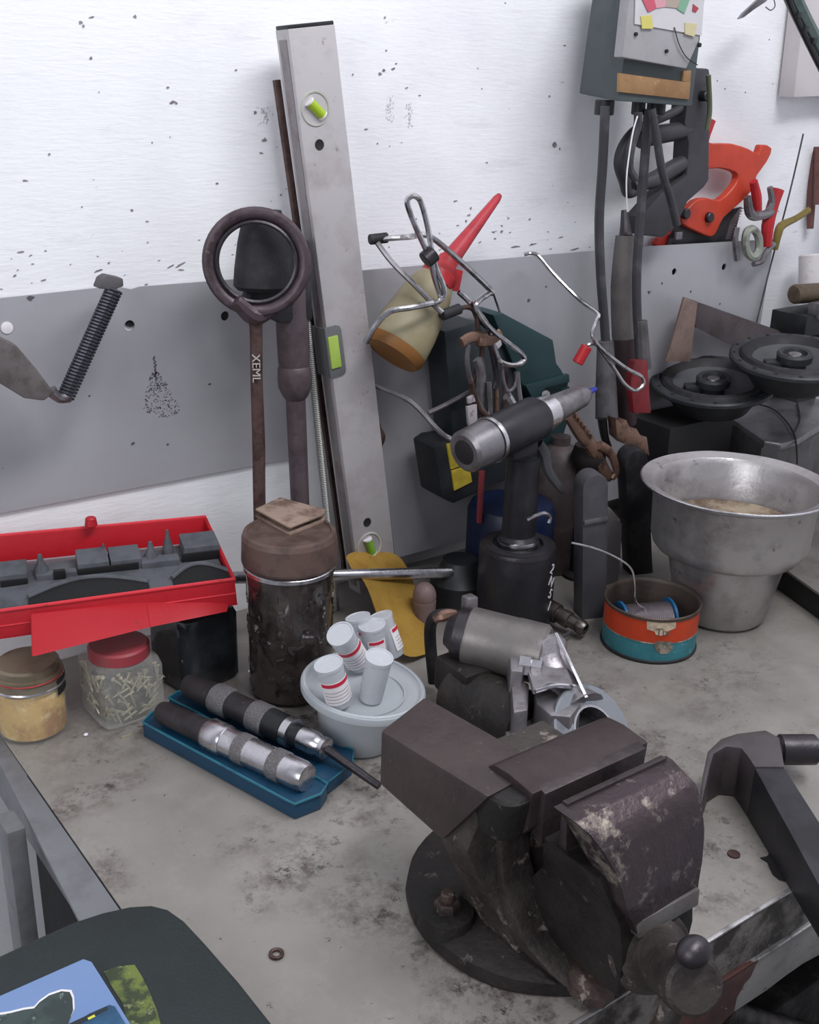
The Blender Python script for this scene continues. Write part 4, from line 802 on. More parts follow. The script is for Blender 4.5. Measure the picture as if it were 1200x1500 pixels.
# ------------------------------------------------------------------ speakers, boxes behind the pot
spkm = mat('speaker_black', '2e2f33', .5, 0, '46484c', 30, (.48, .68), .5, '6c6d70', 110, (.7, .75), .4, .15)
def speaker(label, c, R0, tilt, dx=0):
    n = (Vector((0, 0, 1))*math.cos(tilt)+((CAM-c)*Vector((1, 1, 0))).normalized()*math.sin(tilt) if False else None)
    h = CAM-c; h.z = 0; h.normalize(); n = (Vector((0, 0, 1))*math.cos(tilt)+h*math.sin(tilt)+Vector((dx, 0, 0))).normalized()
    M = frame(c, c+n, RT); t = thing('car_speaker', label, 'speaker', c-n*.037)
    b = NB(); lathe(b, [(R0*.55, -.037), (R0*.6, -.035), (R0*.8, -.008), (R0*.97, -.004), (R0, -.001), (R0, .003), (R0*.97, .005), (R0*.87, .005), (R0*.84, .002)], M, 56); lathe(b, [(0, -.037), (R0*.55, -.037)], M, 40); part(t, 'basket', b, spkm)
    b = NB(); lathe(b, [(R0*.84, .0035), (R0*.80, .008), (R0*.74, .009), (R0*.69, .004), (R0*.64, 0)], M, 56); part(t, 'surround', b, blackr)
    b = NB(); lathe(b, [(R0*.66, .001), (R0*.3, -.018), (0, -.02)], M, 48); part(t, 'cone', b, mat('speaker_cone', '4b4b50', .55, 0, '3a3a3e', 20, (.48, .68), .5, bump=.1))
    b = NB(); lathe(b, [(R0*.19, -.02), (R0*.19, -.004), (R0*.27, -.003), (R0*.28, .006), (R0*.25, .009), (R0*.19, .008), (R0*.17, .003), (0, .003)], M, 36); tw = part(t, 'tweeter_pod', b, spkm)
    b = NB(); lathe(b, [(R0*.12, .003), (R0*.1, .0065), (0, .009)], M, 24); part(tw, 'tweeter_dome', b, dullsteel, 'pale dome')
    b = NB(); box(b, (-R0*.32, 0, -.006), (R0*.28, R0*.2, .008), M, .002); part(t, 'bridge', b, spkm)
    for k in range(16):
        a = 2*math.pi*(k+.5)/16; b = NB(); p = M @ Vector((R0*.925*math.cos(a), R0*.925*math.sin(a), .0045)); cyl(b, p, p+n*.0012, .0026, n=8); part(t, 'screw_hole', b, blackink)
    return t
c1 = P(1045, 560, y=.95)
print('spk', c1, pxm(c1))
speaker('round black car speaker lying face up behind the pot, lower and more visible one', c1, 90/pxm(c1), math.radians(8), -.04)
c2 = P(1164, 525, y=.86); print('spk2', c2, pxm(c2))
speaker('round black car speaker cut off by the picture edge, upper one', c2, 93/pxm(c2), math.radians(8), .0)
b = NB(); box(b, (c1.x-.03, .972, (c1.z-.046)/2), (.13, .075, c1.z-.046), TR(), .003)
solid('black_box', 'black box under the lower car speaker behind the pot', 'box', b, mat('box_black', '161618', .6))
# metal tank with rounded lid
K = [P(1062, 606, z=.12), P(1120, 646, z=.12), P(1145, 650, z=.12), P(1168, 644, z=.12), P(1230, 605, z=.12), P(1240, 570, z=.12), P(1130, 560, z=.12), P(1080, 580, z=.12)]
print('tank', K[0], K[2], K[4], K[6])
t = thing('metal_tank', 'grey rounded metal tank under the upper car speaker behind the pot', 'tank', dz(K[2], 0))
b = NB(); prism(b, K, (0, 0, -.010), .002); part(t, 'lid', b, mat('tank_top', '97969a', .3, .6, '6a6564', 25, (.48, .64), .7, bump=.2), 'dented shiny lid')
b = NB(); prism(b, [k-Vector((0, -.003, .010)) for k in K], (0, 0, -.109), .001); part(t, 'tank_body', b, mat('tank_side', '6c6a6b', .5, .4, '4e4744', 25, (.46, .64), .7, bump=.2))
b = NB(); tube(b, [P(1100, 590, z=.124), P(1130, 598, z=.124), P(1150, 615, z=.124), P(1163, 635, z=.124), P(1167, 655, z=.112), P(1168, 680, z=.09)], .0012, 6)
tube(b, [P(1163, 634, z=.124), P(1172, 615, z=.124), P(1168, 590, z=.124)], .0012, 6)
solid('speaker_wire', 'thin dark wire hanging over the grey metal tank', 'wire', b, blackr)
# slab box right of the pot
E0, E1, E2, E3 = P(1133, 826, z=.030), P(1250, 908, z=.030), P(1330, 740, z=.030), P(1160, 690, z=.030)
b = NB(); dn3 = Vector((0, 0, -.0295)); i3 = (E3-E0).normalized()*.006
hexa(b, [p+dn3 for p in (E0+i3, E1+i3, E2, E3)]+[E0+i3, E1+i3, E2, E3], .001)
t = thing('metal_slab', 'stained grey metal slab on the bench right of the pot', 'slab', dz(E0, 0)); part(t, 'dark_base', b, mat('slab_dark', '1b1918', .7))
b = NB(); u3 = Vector((0, 0, .0035)); hexa(b, [E0, E1, E2, E3, E0+u3, E1+u3, E2+u3, E3+u3], .001)
part(t, 'top_plate', b, mat('slab_top', '77736e', .55, .2, '5b544f', 20, (.46, .62), .7, '2c2725', 60, (.64, .69), .8, .25))
# flat iron square behind speakers
t = thing('iron_square', 'flat rusty iron angle plate leaning on grey sheet behind the speakers', 'plate', P(1010, 515, y=.975))
b = NB(); prism(b, outY([(1003, 436), (1022, 444), (1012, 530), (975, 530), (985, 500)], .975), (.003, .006, 0), .0008); part(t, 'short_arm', b, mat('rusty_plate', '87736b', .6, .2, '6b5650', 35, (.46, .62), .7, bump=.25), 'rust-pink short arm')
b = NB(); prism(b, outY([(1004, 436), (1140, 484), (1200, 510), (1200, 550), (1098, 520), (1020, 480)], .982), (.003, .006, 0), .0008); part(t, 'long_arm', b, mat('brown_grey_plate', '5c5355', .5, .3, '453b3b', 35, (.46, .62), .7, bump=.2))
# wooden roller and dark tray at the right wall
b = NB(); A = P(1163, 431, y=.98); cyl(b, A, A+Vector((.12, -.01, -.004)), .014, bv=.003); solid('wooden_roller', 'short brown wooden roller lying at the right edge over a black tray', 'roller', b, mat('dark_wood', '5e5040', .6, 0, '3c3126', 30, (.46, .62), .7, bump=.2))
t = thing('black_tray', 'black tray holding a grey metal block at the right edge', 'tray', P(1160, 480, y=.98))
A = P(1143, 470, y=.98)
b = NB(); box(b, (A.x+.09, A.y-.01, A.z-.002), (.17, .06, .03), TR(), .002); part(t, 'tray_body', b, blackp)
b = NB(); box(b, (A.x+.07, A.y-.035, A.z+.018), (.09, .02, .022), TR(), .002); part(t, 'block', b, dullsteel, 'grey metal block')
b = NB(); box(b, (A.x+.14, 1.015, (A.z-.018)/2), (.10, .045, A.z-.018), TR(), .003); solid('dark_carton', 'dark carton standing in the right corner under the black tray', 'carton', b, mat('carton_dark', '3a3637', .8))
# ------------------------------------------------------------------ standing bars beside the can
barm = mat('grey_painted_bar', '58565b', .5, .3, '434045', 22, (.46, .64), .6, '77747a', 100, (.68, .74), .4, .15)
def bar(name, label, foot, top, wd, dp, m, y):
    A = P(*foot, y=y); B = P(*top, y=y+.004); b = NB(); L = (B-A).length; M = frame(A, B, (1, -.35, 0)); n = 10
    pr = [(-wd/2, 0), (wd/2, 0), (wd/2, L-wd/2)]+[(wd/2*math.cos(a), L-wd/2+wd/2*math.sin(a)) for a in [math.pi*i/n for i in range(1, n)]]+[(-wd/2, L-wd/2)]
    prism(b, [M @ Vector((x, -dp/2, z)) for x, z in pr], (M.to_3x3() @ Vector((0, dp, 0))), .002); return b, A, M, L
b, A, M, L = bar('', '', (864, 903), (866, 690), .0305, .025, barm, .815)
t = thing('steel_bar', 'grey round-topped steel bar standing left of two behind the orange tin', 'bar', A, group=None); part(t, 'bar', b, barm)
b = NB(); box(b, (0, -.0135, L*.70), (.029, .003, .006), M, .001); part(t, 'stop', b, dullsteel, 'bright notch edge')
b, A, M, L = bar('', '', (935, 850), (925, 655), .03, .025, barm, .87)
t = thing('steel_bar', 'black round-topped steel bar standing between the tin and the pot', 'bar', A); part(t, 'bar', b, mat('black_bar', '252427', .5, .3, '39373a', 25, bump=.15))
b = NB(); prism(b, outY([(884, 740), (898, 748), (912, 768), (910, 820), (905, 865), (884, 880)], .86), (.012, .03, 0), .003); solid('grey_wedge_plate', 'stained grey plate between the two round-topped bars', 'plate', b, mat('stained_grey', '6a6566', .6, .1, '7b5f5c', 14, (.5, .66), .6, bump=.15))
A = P(862, 668, y=.9); b = NB(); lathe(b, [(0, 0), (.02, 0), (.02, .004), (.011, .008), (.011, A.z-.02), (.017, A.z-.012), (.021, A.z), (.017, A.z+.014), (0, A.z+.018)], TR(A.x, A.y, 0), 24)
solid('knobbed_post', 'dark post with a round knob head behind the grey round-topped bar', 'post', b, mat('gloom_brown', '211c1c', .7, 0, '2a2222', 20, bump=.1))
b = NB(); c = P(835, 850, y=.93); lathe(b, [(0, 0), (.038, 0), (.04, .004), (.04, .13), (.03, .15), (.012, .16), (.012, .17), (0, .17)], TR(.93, .945, 0), 28); solid('brown_bottle', 'dull brown bottle standing behind the grey round-topped bar', 'bottle', b, mat('dull_brown', '352b2b', .5, 0, '5f5554', 15, (.45, .65), .7, bump=.1))
# ------------------------------------------------------------------ green power tool case
GT = thing('green_tool', 'dark green plastic power tool hanging on the sheet behind rivet gun', 'power tool', P(745, 620, y=.985))
b = NB(); prism(b, outY([(651, 485), (700, 471), (740, 505), (762, 560), (776, 640), (760, 700), (700, 715), (664, 640)], .962), (.002, .04, 0), .003); part(GT, 'dark_shell', b, mat('dark_grey_shell', '2a3034', .5, 0, '20262a', 25, bump=.1))
b = NB(); prism(b, outY([(722, 461), (738, 459), (811, 498), (816, 532), (822, 540), (834, 560), (832, 568), (800, 572), (784, 592), (768, 570), (742, 510)], .955), (.002, .045, 0), .003); part(GT, 'green_shell', b, darkgreen)
b = NB(); prism(b, outY([(768, 570), (836, 566), (838, 600), (815, 675), (790, 690), (770, 640)], .965), (.002, .035, 0), .003); part(GT, 'lower_shell', b, darkgreen)
b = NB(); prism(b, outY([(770, 565), (834, 548), (835, 560), (800, 568), (784, 590)], .951), (0, .006, 0), .001); part(GT, 'seam_lip', b, darkgreen)
b = NB(); prism(b, outY([(637, 657), (650, 648), (700, 640), (715, 700), (700, 722), (665, 738), (648, 730)], .945), (.002, .045, 0), .003); part(GT, 'foot', b, blackp)
b = NB(); prism(b, outY([(655, 651), (680, 645), (688, 678), (661, 688)], .943), (0, .003, 0), .0005); prism(b, outY([(662, 690), (688, 681), (692, 706), (666, 719)], .943), (0, .003, 0), .0005)
part(GT, 'yellow_plate', b, mat('yellow_label', 'b09c34', .55, 0, '83721f', 35, (.48, .64), .7, bump=.1), 'yellow stained plate')
b = NB(); cyl(b, P(800, 578, y=.948), P(800, 578, y=.96), .005); part(GT, 'screw', b, dullsteel)
b = NB(); tube(b, [P(706, 690, y=.92), P(704, 725, y=.918), P(702, 765, y=.918)], .0035, 8); solid('red_lead', 'thin red lead hanging beside the rivet gun handle', 'wire', b, mat('red_lead', '7c2d33', .5, bump=0))
# ------------------------------------------------------------------ bottle with red nozzle
A, B = P(578, 515, y=.955), P(640, 408, y=.965); BL = (B-A).length
t = thing('nozzle_bottle', 'grubby beige squeeze bottle with long red nozzle hung in the wires', 'bottle', A)
b = NB(); lathe(b, [(0, -.004), (.030, -.004), (.034, .002), (.0355, .012), (.0345, .03), (.031, .055), (.027, .078), (.022, BL*.98), (.014, BL+.004), (0, BL+.004)], frame(A, B, (1, 0, 0)), 36, 1, .85); rough_up(b, .0008, 30)
part(t, 'bottle_body', b, mat('beige_plastic', '938a70', .5, 0, '847653', 18, (.46, .64), .6, '5c4a2c', 70, (.66, .72), .5, .15))
b = NB(); lathe(b, [(0, -.0052), (.031, -.0052), (.0345, .000), (.0355, .006), (.034, .0062)], frame(A, B, (1, 0, 0)), 36, 1.01, .86); part(t, 'bottle_base', b, lever, 'amber-brown base')
C = P(650, 392, y=.965); D = P(732, 286, y=.985)
b = NB(); lathe(b, [(0, -.003), (.019, -.003), (.020, .008), (.0165, .014), (.0125, .022), (.011, .03), (0, .03)], frame(P(638, 412, y=.962), C, (1, 0, 0)), 28); tube(b, [P(668, 395, y=.96), P(662, 425, y=.958)], .008, 8, k=1); part(t, 'collar', b, redtool)
b = NB(); NL = (D-C).length; lathe(b, [(0, -.004), (.0125, -.004), (.0105, .012), (.0075, NL*.5), (.0045, NL*.95), (.003, NL), (0, NL)], frame(C, D, (1, 0, 0)), 20); part(t, 'nozzle', b, mat('red_nozzle', 'b3323c', .45, 0, '8e2530', 30, bump=.08))
# ------------------------------------------------------------------ wire hooks
def wire(label, pts, r, m=chrome, caps=(), name='bent_wire_hook', cat='wire hook', k=4):
    P3 = [P(a, c, y=y) for a, c, y in pts]; b = NB(); tube(b, P3, r, 8, k=k)
    lo = min(P3, key=lambda p: p.z); t = thing(name, label, cat, lo); part(t, 'wire', b, m)
    for (a0, c0, y0, a1, c1, y1, rr, mm, nm) in caps:
        b = NB(); cyl(b, P(a0, c0, y=y0), P(a1, c1, y=y1), rr, bv=.001); part(t, nm, b, mm)
    return t
wire('tall chrome wire loop rising above the beige bottle', [(647, 440, .925), (636, 405, .925), (630, 380, .925), (610, 335, .93), (597, 300, .935), (600, 289, .935), (610, 288, .935), (618, 300, .935), (627, 335, .93), (632, 365, .925), (640, 395, .925), (650, 420, .92), (649, 436, .92), (638, 444, .92), (632, 440, .922)], .003, chrome, [(622, 382, .925, 636, 370, .923, .009, darksteel, 'nut')])
wire('chrome wire with black rubber cap crossing to the wide lower loop', [(545, 352, .98), (572, 349, .97), (600, 347, .96), (626, 345, .95), (660, 370, .94), (718, 424, .93), (716, 430, .93), (702, 440, .925), (698, 452, .92), (720, 483, .92), (764, 518, .918), (766, 530, .918), (752, 535, .918), (735, 531, .918), (728, 520, .92), (716, 480, .925), (690, 445, .93), (672, 428, .935)], .0031, chrome, [(541, 351, .98, 568, 348, .975, .0055, blackr, 'rubber_cap')])
wire('grey wire running down across the beige bottle to the left', [(553, 356, .97), (575, 385, .955), (610, 420, .935), (637, 448, .925), (648, 458, .92)], .003, dullsteel)
wire('bright wire curling under the beige bottle to its base', [(536, 502, .93), (548, 480, .925), (570, 457, .92), (600, 451, .915), (634, 444, .915)], .003, chrome)
wire('dark wire with black rubber sleeve beside the beige bottle', [(650, 461, .93), (672, 453, .93), (685, 450, .93), (697, 458, .93), (700, 480, .93), (706, 520, .93), (690, 570, .935), (700, 600, .935), (730, 640, .94)], .0026, rustbar, [(647, 462, .93, 674, 452, .93, .0058, blackr, 'rubber_sleeve')])
wire('long bent wire from the level to the rivet gun', [(542, 556, .985), (553, 566, .98), (601, 588, .96), (640, 628, .935), (655, 640, .93), (672, 647, .92)], .003, dullsteel)
wire('short straight wire pointing at the green tool from the long bent wire', [(628, 605, .96), (655, 592, .955), (692, 572, .95)], .003, dullsteel)
wire('bent wire hook ending in a red sleeve beside the black cable', [(768, 373, .99), (778, 371, .985), (790, 376, .98), (812, 402, .96), (850, 440, .93), (876, 459, .90), (873, 472, .895), (868, 490, .89), (880, 510, .885), (915, 538, .88), (940, 552, .88), (942, 564, .88), (930, 572, .88), (915, 562, .882), (900, 540, .885), (882, 515, .888), (873, 504, .89), (862, 505, .895), (856, 513, .90)], .0023, chrome, [(860, 507, .896, 846, 532, .90, .0065, redtool, 'red_sleeve')])
wire('thin dark wire drooping behind the red nozzle to the green tool', [(722, 428, .97), (728, 445, .97), (733, 460, .965)], .0012, darksteel)
# bunch of clips
for i, (x0, y0, x1, y1, r, m) in enumerate(((672, 500, 715, 490, .006, copper), (705, 488, 732, 492, .006, copper), (688, 505, 712, 555, .004, darksteel), (700, 520, 706, 600, .007, dullsteel), (716, 530, 714, 610, .004, darksteel), (726, 545, 722, 640, .003, dullsteel),
                                           (742, 545, 736, 620, .004, darksteel), (756, 545, 762, 600, .004, dullsteel), (746, 575, 750, 590, .007, steel), (735, 512, 728, 498, .005, steel))):
    pass
BC = thing('clip_bunch', 'bunch of brown and silver spring clips hanging in front of green tool', 'clips', P(720, 640, y=.93))
def strip(pix, y, w, th, m, nm, label=None):
    b = NB(); tube(b, [P(a, c, y=y) for a, c in pix], w, 8, flat=th/w, k=3); part(BC, nm, b, m, label)
strip([(676, 502), (690, 494), (712, 494)], .925, .006, .004, copper, 'copper_jaw', 'copper-red jaw'); strip([(700, 500), (716, 500), (733, 488)], .922, .006, .004, copper, 'copper_jaw')
strip([(686, 505), (684, 530), (690, 560), (700, 590), (716, 612)], .925, .003, .003, dullsteel, 'clip_arm'); strip([(700, 525), (706, 550), (704, 590), (708, 620)], .93, .0075, .003, dullsteel, 'clip_blade')
strip([(718, 500), (724, 530), (728, 556), (724, 570)], .925, .0035, .003, darksteel, 'clip_arm'); strip([(716, 560), (718, 600), (716, 640)], .925, .003, .003, dullsteel, 'clip_arm'); strip([(726, 560), (728, 600), (724, 645)], .928, .003, .003, copper, 'clip_arm')
strip([(735, 535), (738, 560), (745, 573), (755, 565), (758, 545)], .922, .0022, .002, dullsteel, 'clip_loop'); strip([(738, 540), (742, 570), (740, 600)], .932, .006, .003, browniron, 'clip_blade'); strip([(757, 545), (760, 575), (764, 596)], .928, .004, .003, dullsteel, 'clip_arm')
strip([(743, 580), (750, 592)], .918, .006, .005, steel, 'clip_screw'); strip([(690, 560), (704, 600), (735, 625)], .92, .003, .003, rustbar, 'clip_arm')
b = NB(); prism(b, outY([(685, 596), (699, 592), (700, 625), (692, 632), (687, 622)], .918), (0, .004, 0), .0008); part(BC, 'tag', b, mat('pale_metal_tag', 'b9b2b4', .4, .3, '5e5456', 80, (.52, .6), .8, bump=.1), 'pale marked tag')
b = NB(); prism(b, outY([(686, 583), (695, 578), (698, 588), (687, 592)], .918), (0, .004, 0), .0008); part(BC, 'tag', b, MATS['pale_metal_tag'])
b = NB(); prism(b, outY([(727, 505), (734, 497), (736, 505), (730, 512)], .918), (0, .004, 0), .0008); part(BC, 'tag', b, MATS['pale_metal_tag'])
# ------------------------------------------------------------------ battery tester box with leads
TB = thing('battery_tester', 'dark grey battery tester box with a dial hanging on the wall', 'tester', P(930, 155, y=.96))
fy, by = .935, 1.005
tg = mat('tester_grey', '4d5557', .5, .1, '3c4446', 20, (.46, .64), .6, None, bump=.12)
fp = [(905, 148), (1010, 157), (1040, 112), (1062, -60), (936, -60)]
fpts = [P(x, y, y=fy) for x, y in fp]
fb = [P(848, 137, y=by), None, None, None, P(868, -70, y=by)]
off = P(848, 137, y=by)-fpts[0]
# side vector
b = NB(); prism(b, [fpts[0], P(1014, 156, y=fy), P(1040, -60, y=fy), fpts[4]], off, .002); part(TB, 'housing', b, tg)
b = NB(); prism(b, outY([(912, 84), (1006, 101), (1024, 60), (1040, -60), (928, -60)], fy-.014), (0, .0135, 0), .002); part(TB, 'dial_cover', b, mat('cloudy_dial_cover', 'a6a3a6', .3, 0, '8a8789', 12, (.42, .62), .7, None, bump=.06, coat=.3))
b = NB(); prism(b, outY([(933, -60), (930, 35), (1028, 52), (1036, -60)], fy-.0155), (0, .001, 0)); part(TB, 'dial_card', b, mat('dial_card', 'cbc8cb', .35, 0, 'b9b6b9', 20), 'pale dial card')
for pix, c_, l_ in (([(938, -8), (950, 18), (962, 12), (956, -12)], 'c4586c', 'red scale segment'), ([(962, 12), (975, 10), (976, -12), (956, -12)], 'cf98a0', 'pink scale segment'), ([(975, 10), (993, 12), (1000, -12), (976, -12)], 'ab9a90', 'tan scale segment'), ([(992, 13), (1003, 20), (1012, -4), (1000, -10)], '7aa58b', 'green scale segment'), ([(1015, 16), (1020, 18), (1024, 12), (1016, 6)], 'a8404e', 'red mark'),
                    ([(939, 24), (955, 22), (957, 42), (941, 42)], 'cfc46a', 'yellow square'), ([(1004, 33), (1021, 35), (1018, 54), (1004, 50)], 'c9bd94', 'pale yellow square')):
    b = NB(); prism(b, outY(pix, fy-.0165), (0, .001, 0)); part(TB, 'dial_mark', b, mat('ink_'+c_, c_, .6), l_)
for x, y, r in ((933, 50, 2.5), (978, 75, 2.5), (1026, 66, 3)):
    b = NB(); p = P(x, y, y=fy-.0165); cyl(b, p, p+Vector((0, .0025, 0)), r/1250, n=12); part(TB, 'screw', b, blackink)
b = NB(); tube(b, outY([(988, 40), (995, 65), (1006, 84), (1022, 95)], fy-.0165), .0006, 6); part(TB, 'cover_line', b, darksteel)
b = NB(); prism(b, outY([(908, 107), (1012, 121), (1010, 146), (907, 135)], fy-.003), (0, .004, 0), .0008); prism(b, outY([(1002, 104), (1013, 103), (1012, 122), (1000, 119)], fy-.003), (0, .004, 0), .0008)
part(TB, 'copper_plate', b, mat('copper_plate', 'a8835c', .45, .4, '86613f', 22, (.46, .6), .6, 'cbb08c', 60, (.6, .68), .5, .2), 'worn copper-coloured plate')
for px, w_ in ((886, .011), (962, .011), (936, .008)):
    b = NB(); p = P(px, 152, y=.965); cyl(b, p-Vector((0, 0, .012)), p+Vector((0, 0, .004)), w_, n=16, bv=.001); part(TB, 'cable_gland', b, blackp)
cab = mat('cable_black', '36353a', .5, 0, '4d4b50', 30, bump=.08)
def cable(label, pts, r, m=cab):
    b = NB(); P3 = [P(a, c, y=y) for a, c, y in pts]; tube(b, P3, r, 10, k=5); return P3, b
t = thing('tester_lead', 'black tester cable hanging furthest left, ending in a black clamp boot', 'cable', P(890, 640, y=.93))
P3, b = cable('', [(887, 155, .955), (883, 240, .955), (878, 320, .955), (880, 400, .95), (886, 480, .945), (891, 560, .94)], .0056); part(t, 'cable', b, cab)
b = NB(); tube(b, [P(887, 500, y=.94), P(888, 570, y=.935), P(889, 612, y=.93)], [.010, .0135, .0145], 12); part(t, 'clamp_boot', b, greyr, 'grey rubber clamp boot')
b = NB(); tube(b, [P(882, 612, y=.925), P(886, 640, y=.925), P(892, 655, y=.925)], [.006, .005, .004], 8); part(t, 'clamp_shank', b, darksteel)
b = NB(); A, B, C = P(833, 610, y=.89), P(870, 660, y=.885), P(895, 700, y=.885)
tube(b, [A, P(848, 632, y=.888), B, P(885, 690, y=.885), C], [.006, .008, .009, .0085, .006], 8, flat=.6)
for i in range(6):
    p = A.lerp(B, .1+.12*i)+Vector((.002, -.004, .006)); box(b, p, (.003, .006, .006), TR(), .0006)
tube(b, [P(878, 652, y=.88), P(895, 665, y=.88), P(903, 690, y=.88), P(897, 702, y=.88)], [.006, .006, .005, .003], 8, flat=.7)
part(t, 'crocodile_jaw', b, copper, 'tarnished copper crocodile jaw with teeth')
t = thing('tester_lead', 'black tester cable hanging right of the other, ending in a red clamp', 'cable', P(936, 620, y=.92))
P3, b = cable('', [(950, 160, .955), (945, 230, .95), (938, 320, .945), (933, 400, .94), (934, 470, .935), (940, 550, .93)], .0056); part(t, 'cable', b, cab)
b = NB(); tube(b, [P(940, 470, y=.93), P(944, 540, y=.925)], [.007, .009], 10, k=1); part(t, 'strain_sleeve', b, greyr)
b = NB(); prism(b, outY([(930, 528), (949, 528), (955, 606), (929, 606), (924, 560)], .905), (0, .011, 0), .003); part(t, 'clamp_grip', b, mat('dark_red_grip', '7d2329', .45, 0, '4b1a1d', 18, (.45, .6), .8, bump=.1), 'dark red clamp grip')
b = NB(); prism(b, outY([(902, 612), (912, 622), (918, 615), (925, 632), (933, 628), (940, 640), (948, 640), (952, 668), (935, 655), (915, 650), (904, 640)], .905), (0, .014, 0), .001); part(t, 'crocodile_jaw', b, copper, 'toothed copper jaw')
P3, b = cable('', [(955, 160, .94), (962, 200, .935), (970, 250, .93), (982, 290, .928), (992, 330, .925)], .0048); part(TB, 'cord', b, cab)
P3, b = cable('', [(935, 165, .93), (934, 185, .93), (925, 215, .93), (922, 245, .93), (930, 262, .93)], .0050); part(TB, 'cord', b, cab)
b = NB(); tube(b, [P(934, 170, y=.925), P(926, 200, y=.925), P(918, 260, y=.925), P(919, 310, y=.93)], .0009, 6); solid('string', 'thin pale string hanging from the tester box', 'string', b, white)
# grey dusty sleeve / file handle tucked behind cables
t = thing('round_file', 'grey-sleeved tool hanging between the two tester cables', 'hand tool', P(915, 540, y=.965))
b = NB(); tube(b, [P(917, 345, y=.975), P(913, 420, y=.97), P(914, 495, y=.965)], [.0125, .0155, .015], 14); part(t, 'sleeve', b, mat('dusty_sleeve', '6a6564', .7, 0, '4c4747', 20, (.46, .64), .7, bump=.25))
b = NB(); tube(b, [P(914, 493, y=.965), P(916, 560, y=.96), P(918, 620, y=.958)], [.0145, .015, .013], 14); part(t, 'lower_sleeve', b, mat('reddish_black', '3a2c2e', .6, bump=.15))
b = NB(); tube(b, [P(915, 308, y=.985), P(916, 330, y=.98), P(917, 347, y=.975)], [.004, .006, .009], 10); part(t, 'tang', b, darksteel)
# ------------------------------------------------------------------ saws tucked behind the sheet
def rnd(pts, k=3): return smooth(pts, k, True)
def c34(l): return [(840+x*.3, y*.3) for x, y in l]      # crop pixels to frame pixels
t = thing('hacksaw', 'dark grey handled saw hanging under the battery tester', 'saw', P(950, 340, y=1.0))
hgm = mat('dark_grey_handle', '3b3a3f', .5, 0, '29282c', 22, (.46, .64), .6, '5a5a5e', 90, (.68, .74), .4, .15)
b = NB(); prism(b, outY(c34([(585, 330), (665, 335), (680, 460), (668, 600), (664, 880), (640, 915), (560, 985), (500, 1110), (440, 1160), (345, 1150), (330, 1060), (430, 945), (555, 860), (565, 700), (545, 600), (560, 480)]), .975), (0, .026, 0), .003); part(t, 'frame', b, hgm)
b = NB(); tube(b, outY(c34([(570, 500), (500, 545), (390, 595), (300, 640), (245, 720), (228, 800), (250, 880), (268, 945), (330, 915)]), .985), [.006, .0055, .005, .006, .0075, .008, .0075, .006, .006], 12); part(t, 'hand_guard', b, hgm)
b = NB(); tube(b, outY(c34([(325, 680), (430, 655), (570, 632)]), .985), [.011, .0115, .0105], 12); part(t, 'finger_bar', b, hgm)
b = NB(); tube(b, outY(c34([(290, 910), (390, 880), (480, 825), (575, 775)]), .985), [.007, .0105, .0105, .0095], 12); part(t, 'lower_bar', b, hgm)
b = NB(); p = P(1037, 141, y=.965); cyl(b, p, p+Vector((0, .012, 0)), .006, n=16, bv=.001); part(t, 'wing_bolt', b, blackp)
b = NB(); tube(b, outY([(1038, 110), (1040, 160), (1036, 190)], .965), .003, 8); part(t, 'green_stripe', b, mat('olive', '565c46', .6), 'olive worn strip')
t = thing('hand_saw', 'hand saw with bright orange plastic handle tucked behind the sheet', 'saw', P(1050, 350, y=1.03))
oh = [(600, 690), (670, 700), (760, 700), (840, 725), (890, 750), (905, 706), (955, 722), (930, 790), (880, 860), (865, 920), (800, 990), (720, 1060), (690, 1120), (660, 1155), (590, 1130), (515, 1090), (520, 1050), (580, 980), (640, 965), (700, 975), (760, 920), (788, 870), (775, 840), (700, 820), (600, 815)]
b = NB(); prism(b, rnd([P(x, y, y=1.018-.0) for x, y in c34(oh)], 2), (0, .0, 0) if False else (0, .012, 0), 0)
# puff the handle a little: bevel all outline edges
bevel(b, [e for e in b.edges if e.calc_face_angle(0) > 1.2], .003, 3)
bmesh.ops.translate(b, verts=b.verts, vec=(0, -.006, 0)); part(t, 'handle', b, orangep)
for x, y in ((560, 1045), (675, 1063)):
    b = NB(); p = P(840+x*.3, y*.3, y=1.006); cyl(b, p, p+Vector((0, .008, 0)), .0068, n=20, bv=.001); part(t, 'handle_bolt', b, darksteel)
b = NB(); prism(b, outY(c34([(500, 1090), (820, 1010), (755, 1300), (400, 1340)]), 1.025), (0, .0012, 0)); part(t, 'blade', b, mat('dark_blade', '4b4a4d', .4, .7, '37363a', 20, bump=.1))
b = NB(); tp = []
for i in range(12): u = i/12; x0, y0 = 820-65*u*1.0, 1010+160*u; tp += [(x0, y0), (x0+14, y0+8)]
prism(b, outY(c34(tp+[(745, 1170), (770, 1080)]), 1.024), (0, .001, 0)); part(t, 'teeth', b, dullsteel)
t = thing('red_saw', 'second red-handled saw mostly hidden behind the grey saw handle', 'saw', P(990, 350, y=1.03))
b = NB(); prism(b, outY(c34([(665, 590), (680, 580), (698, 590), (672, 660), (660, 700)]), 1.034), (0, .006, 0), .001); part(t, 'handle_tip', b, redtool)
b = NB(); prism(b, outY(c34([(400, 1190), (420, 1165), (480, 1140), (500, 1120), (520, 1150), (480, 1195), (440, 1250)]), 1.030), (0, .008, 0), .001); part(t, 'handle', b, mat('orange_red', 'c8372c', .45, bump=.1))
b = NB(); box(b, P(994, 345, y=1.018), (.012, .004, .01), TR(), .001); part(t, 'clip', b, dullsteel)
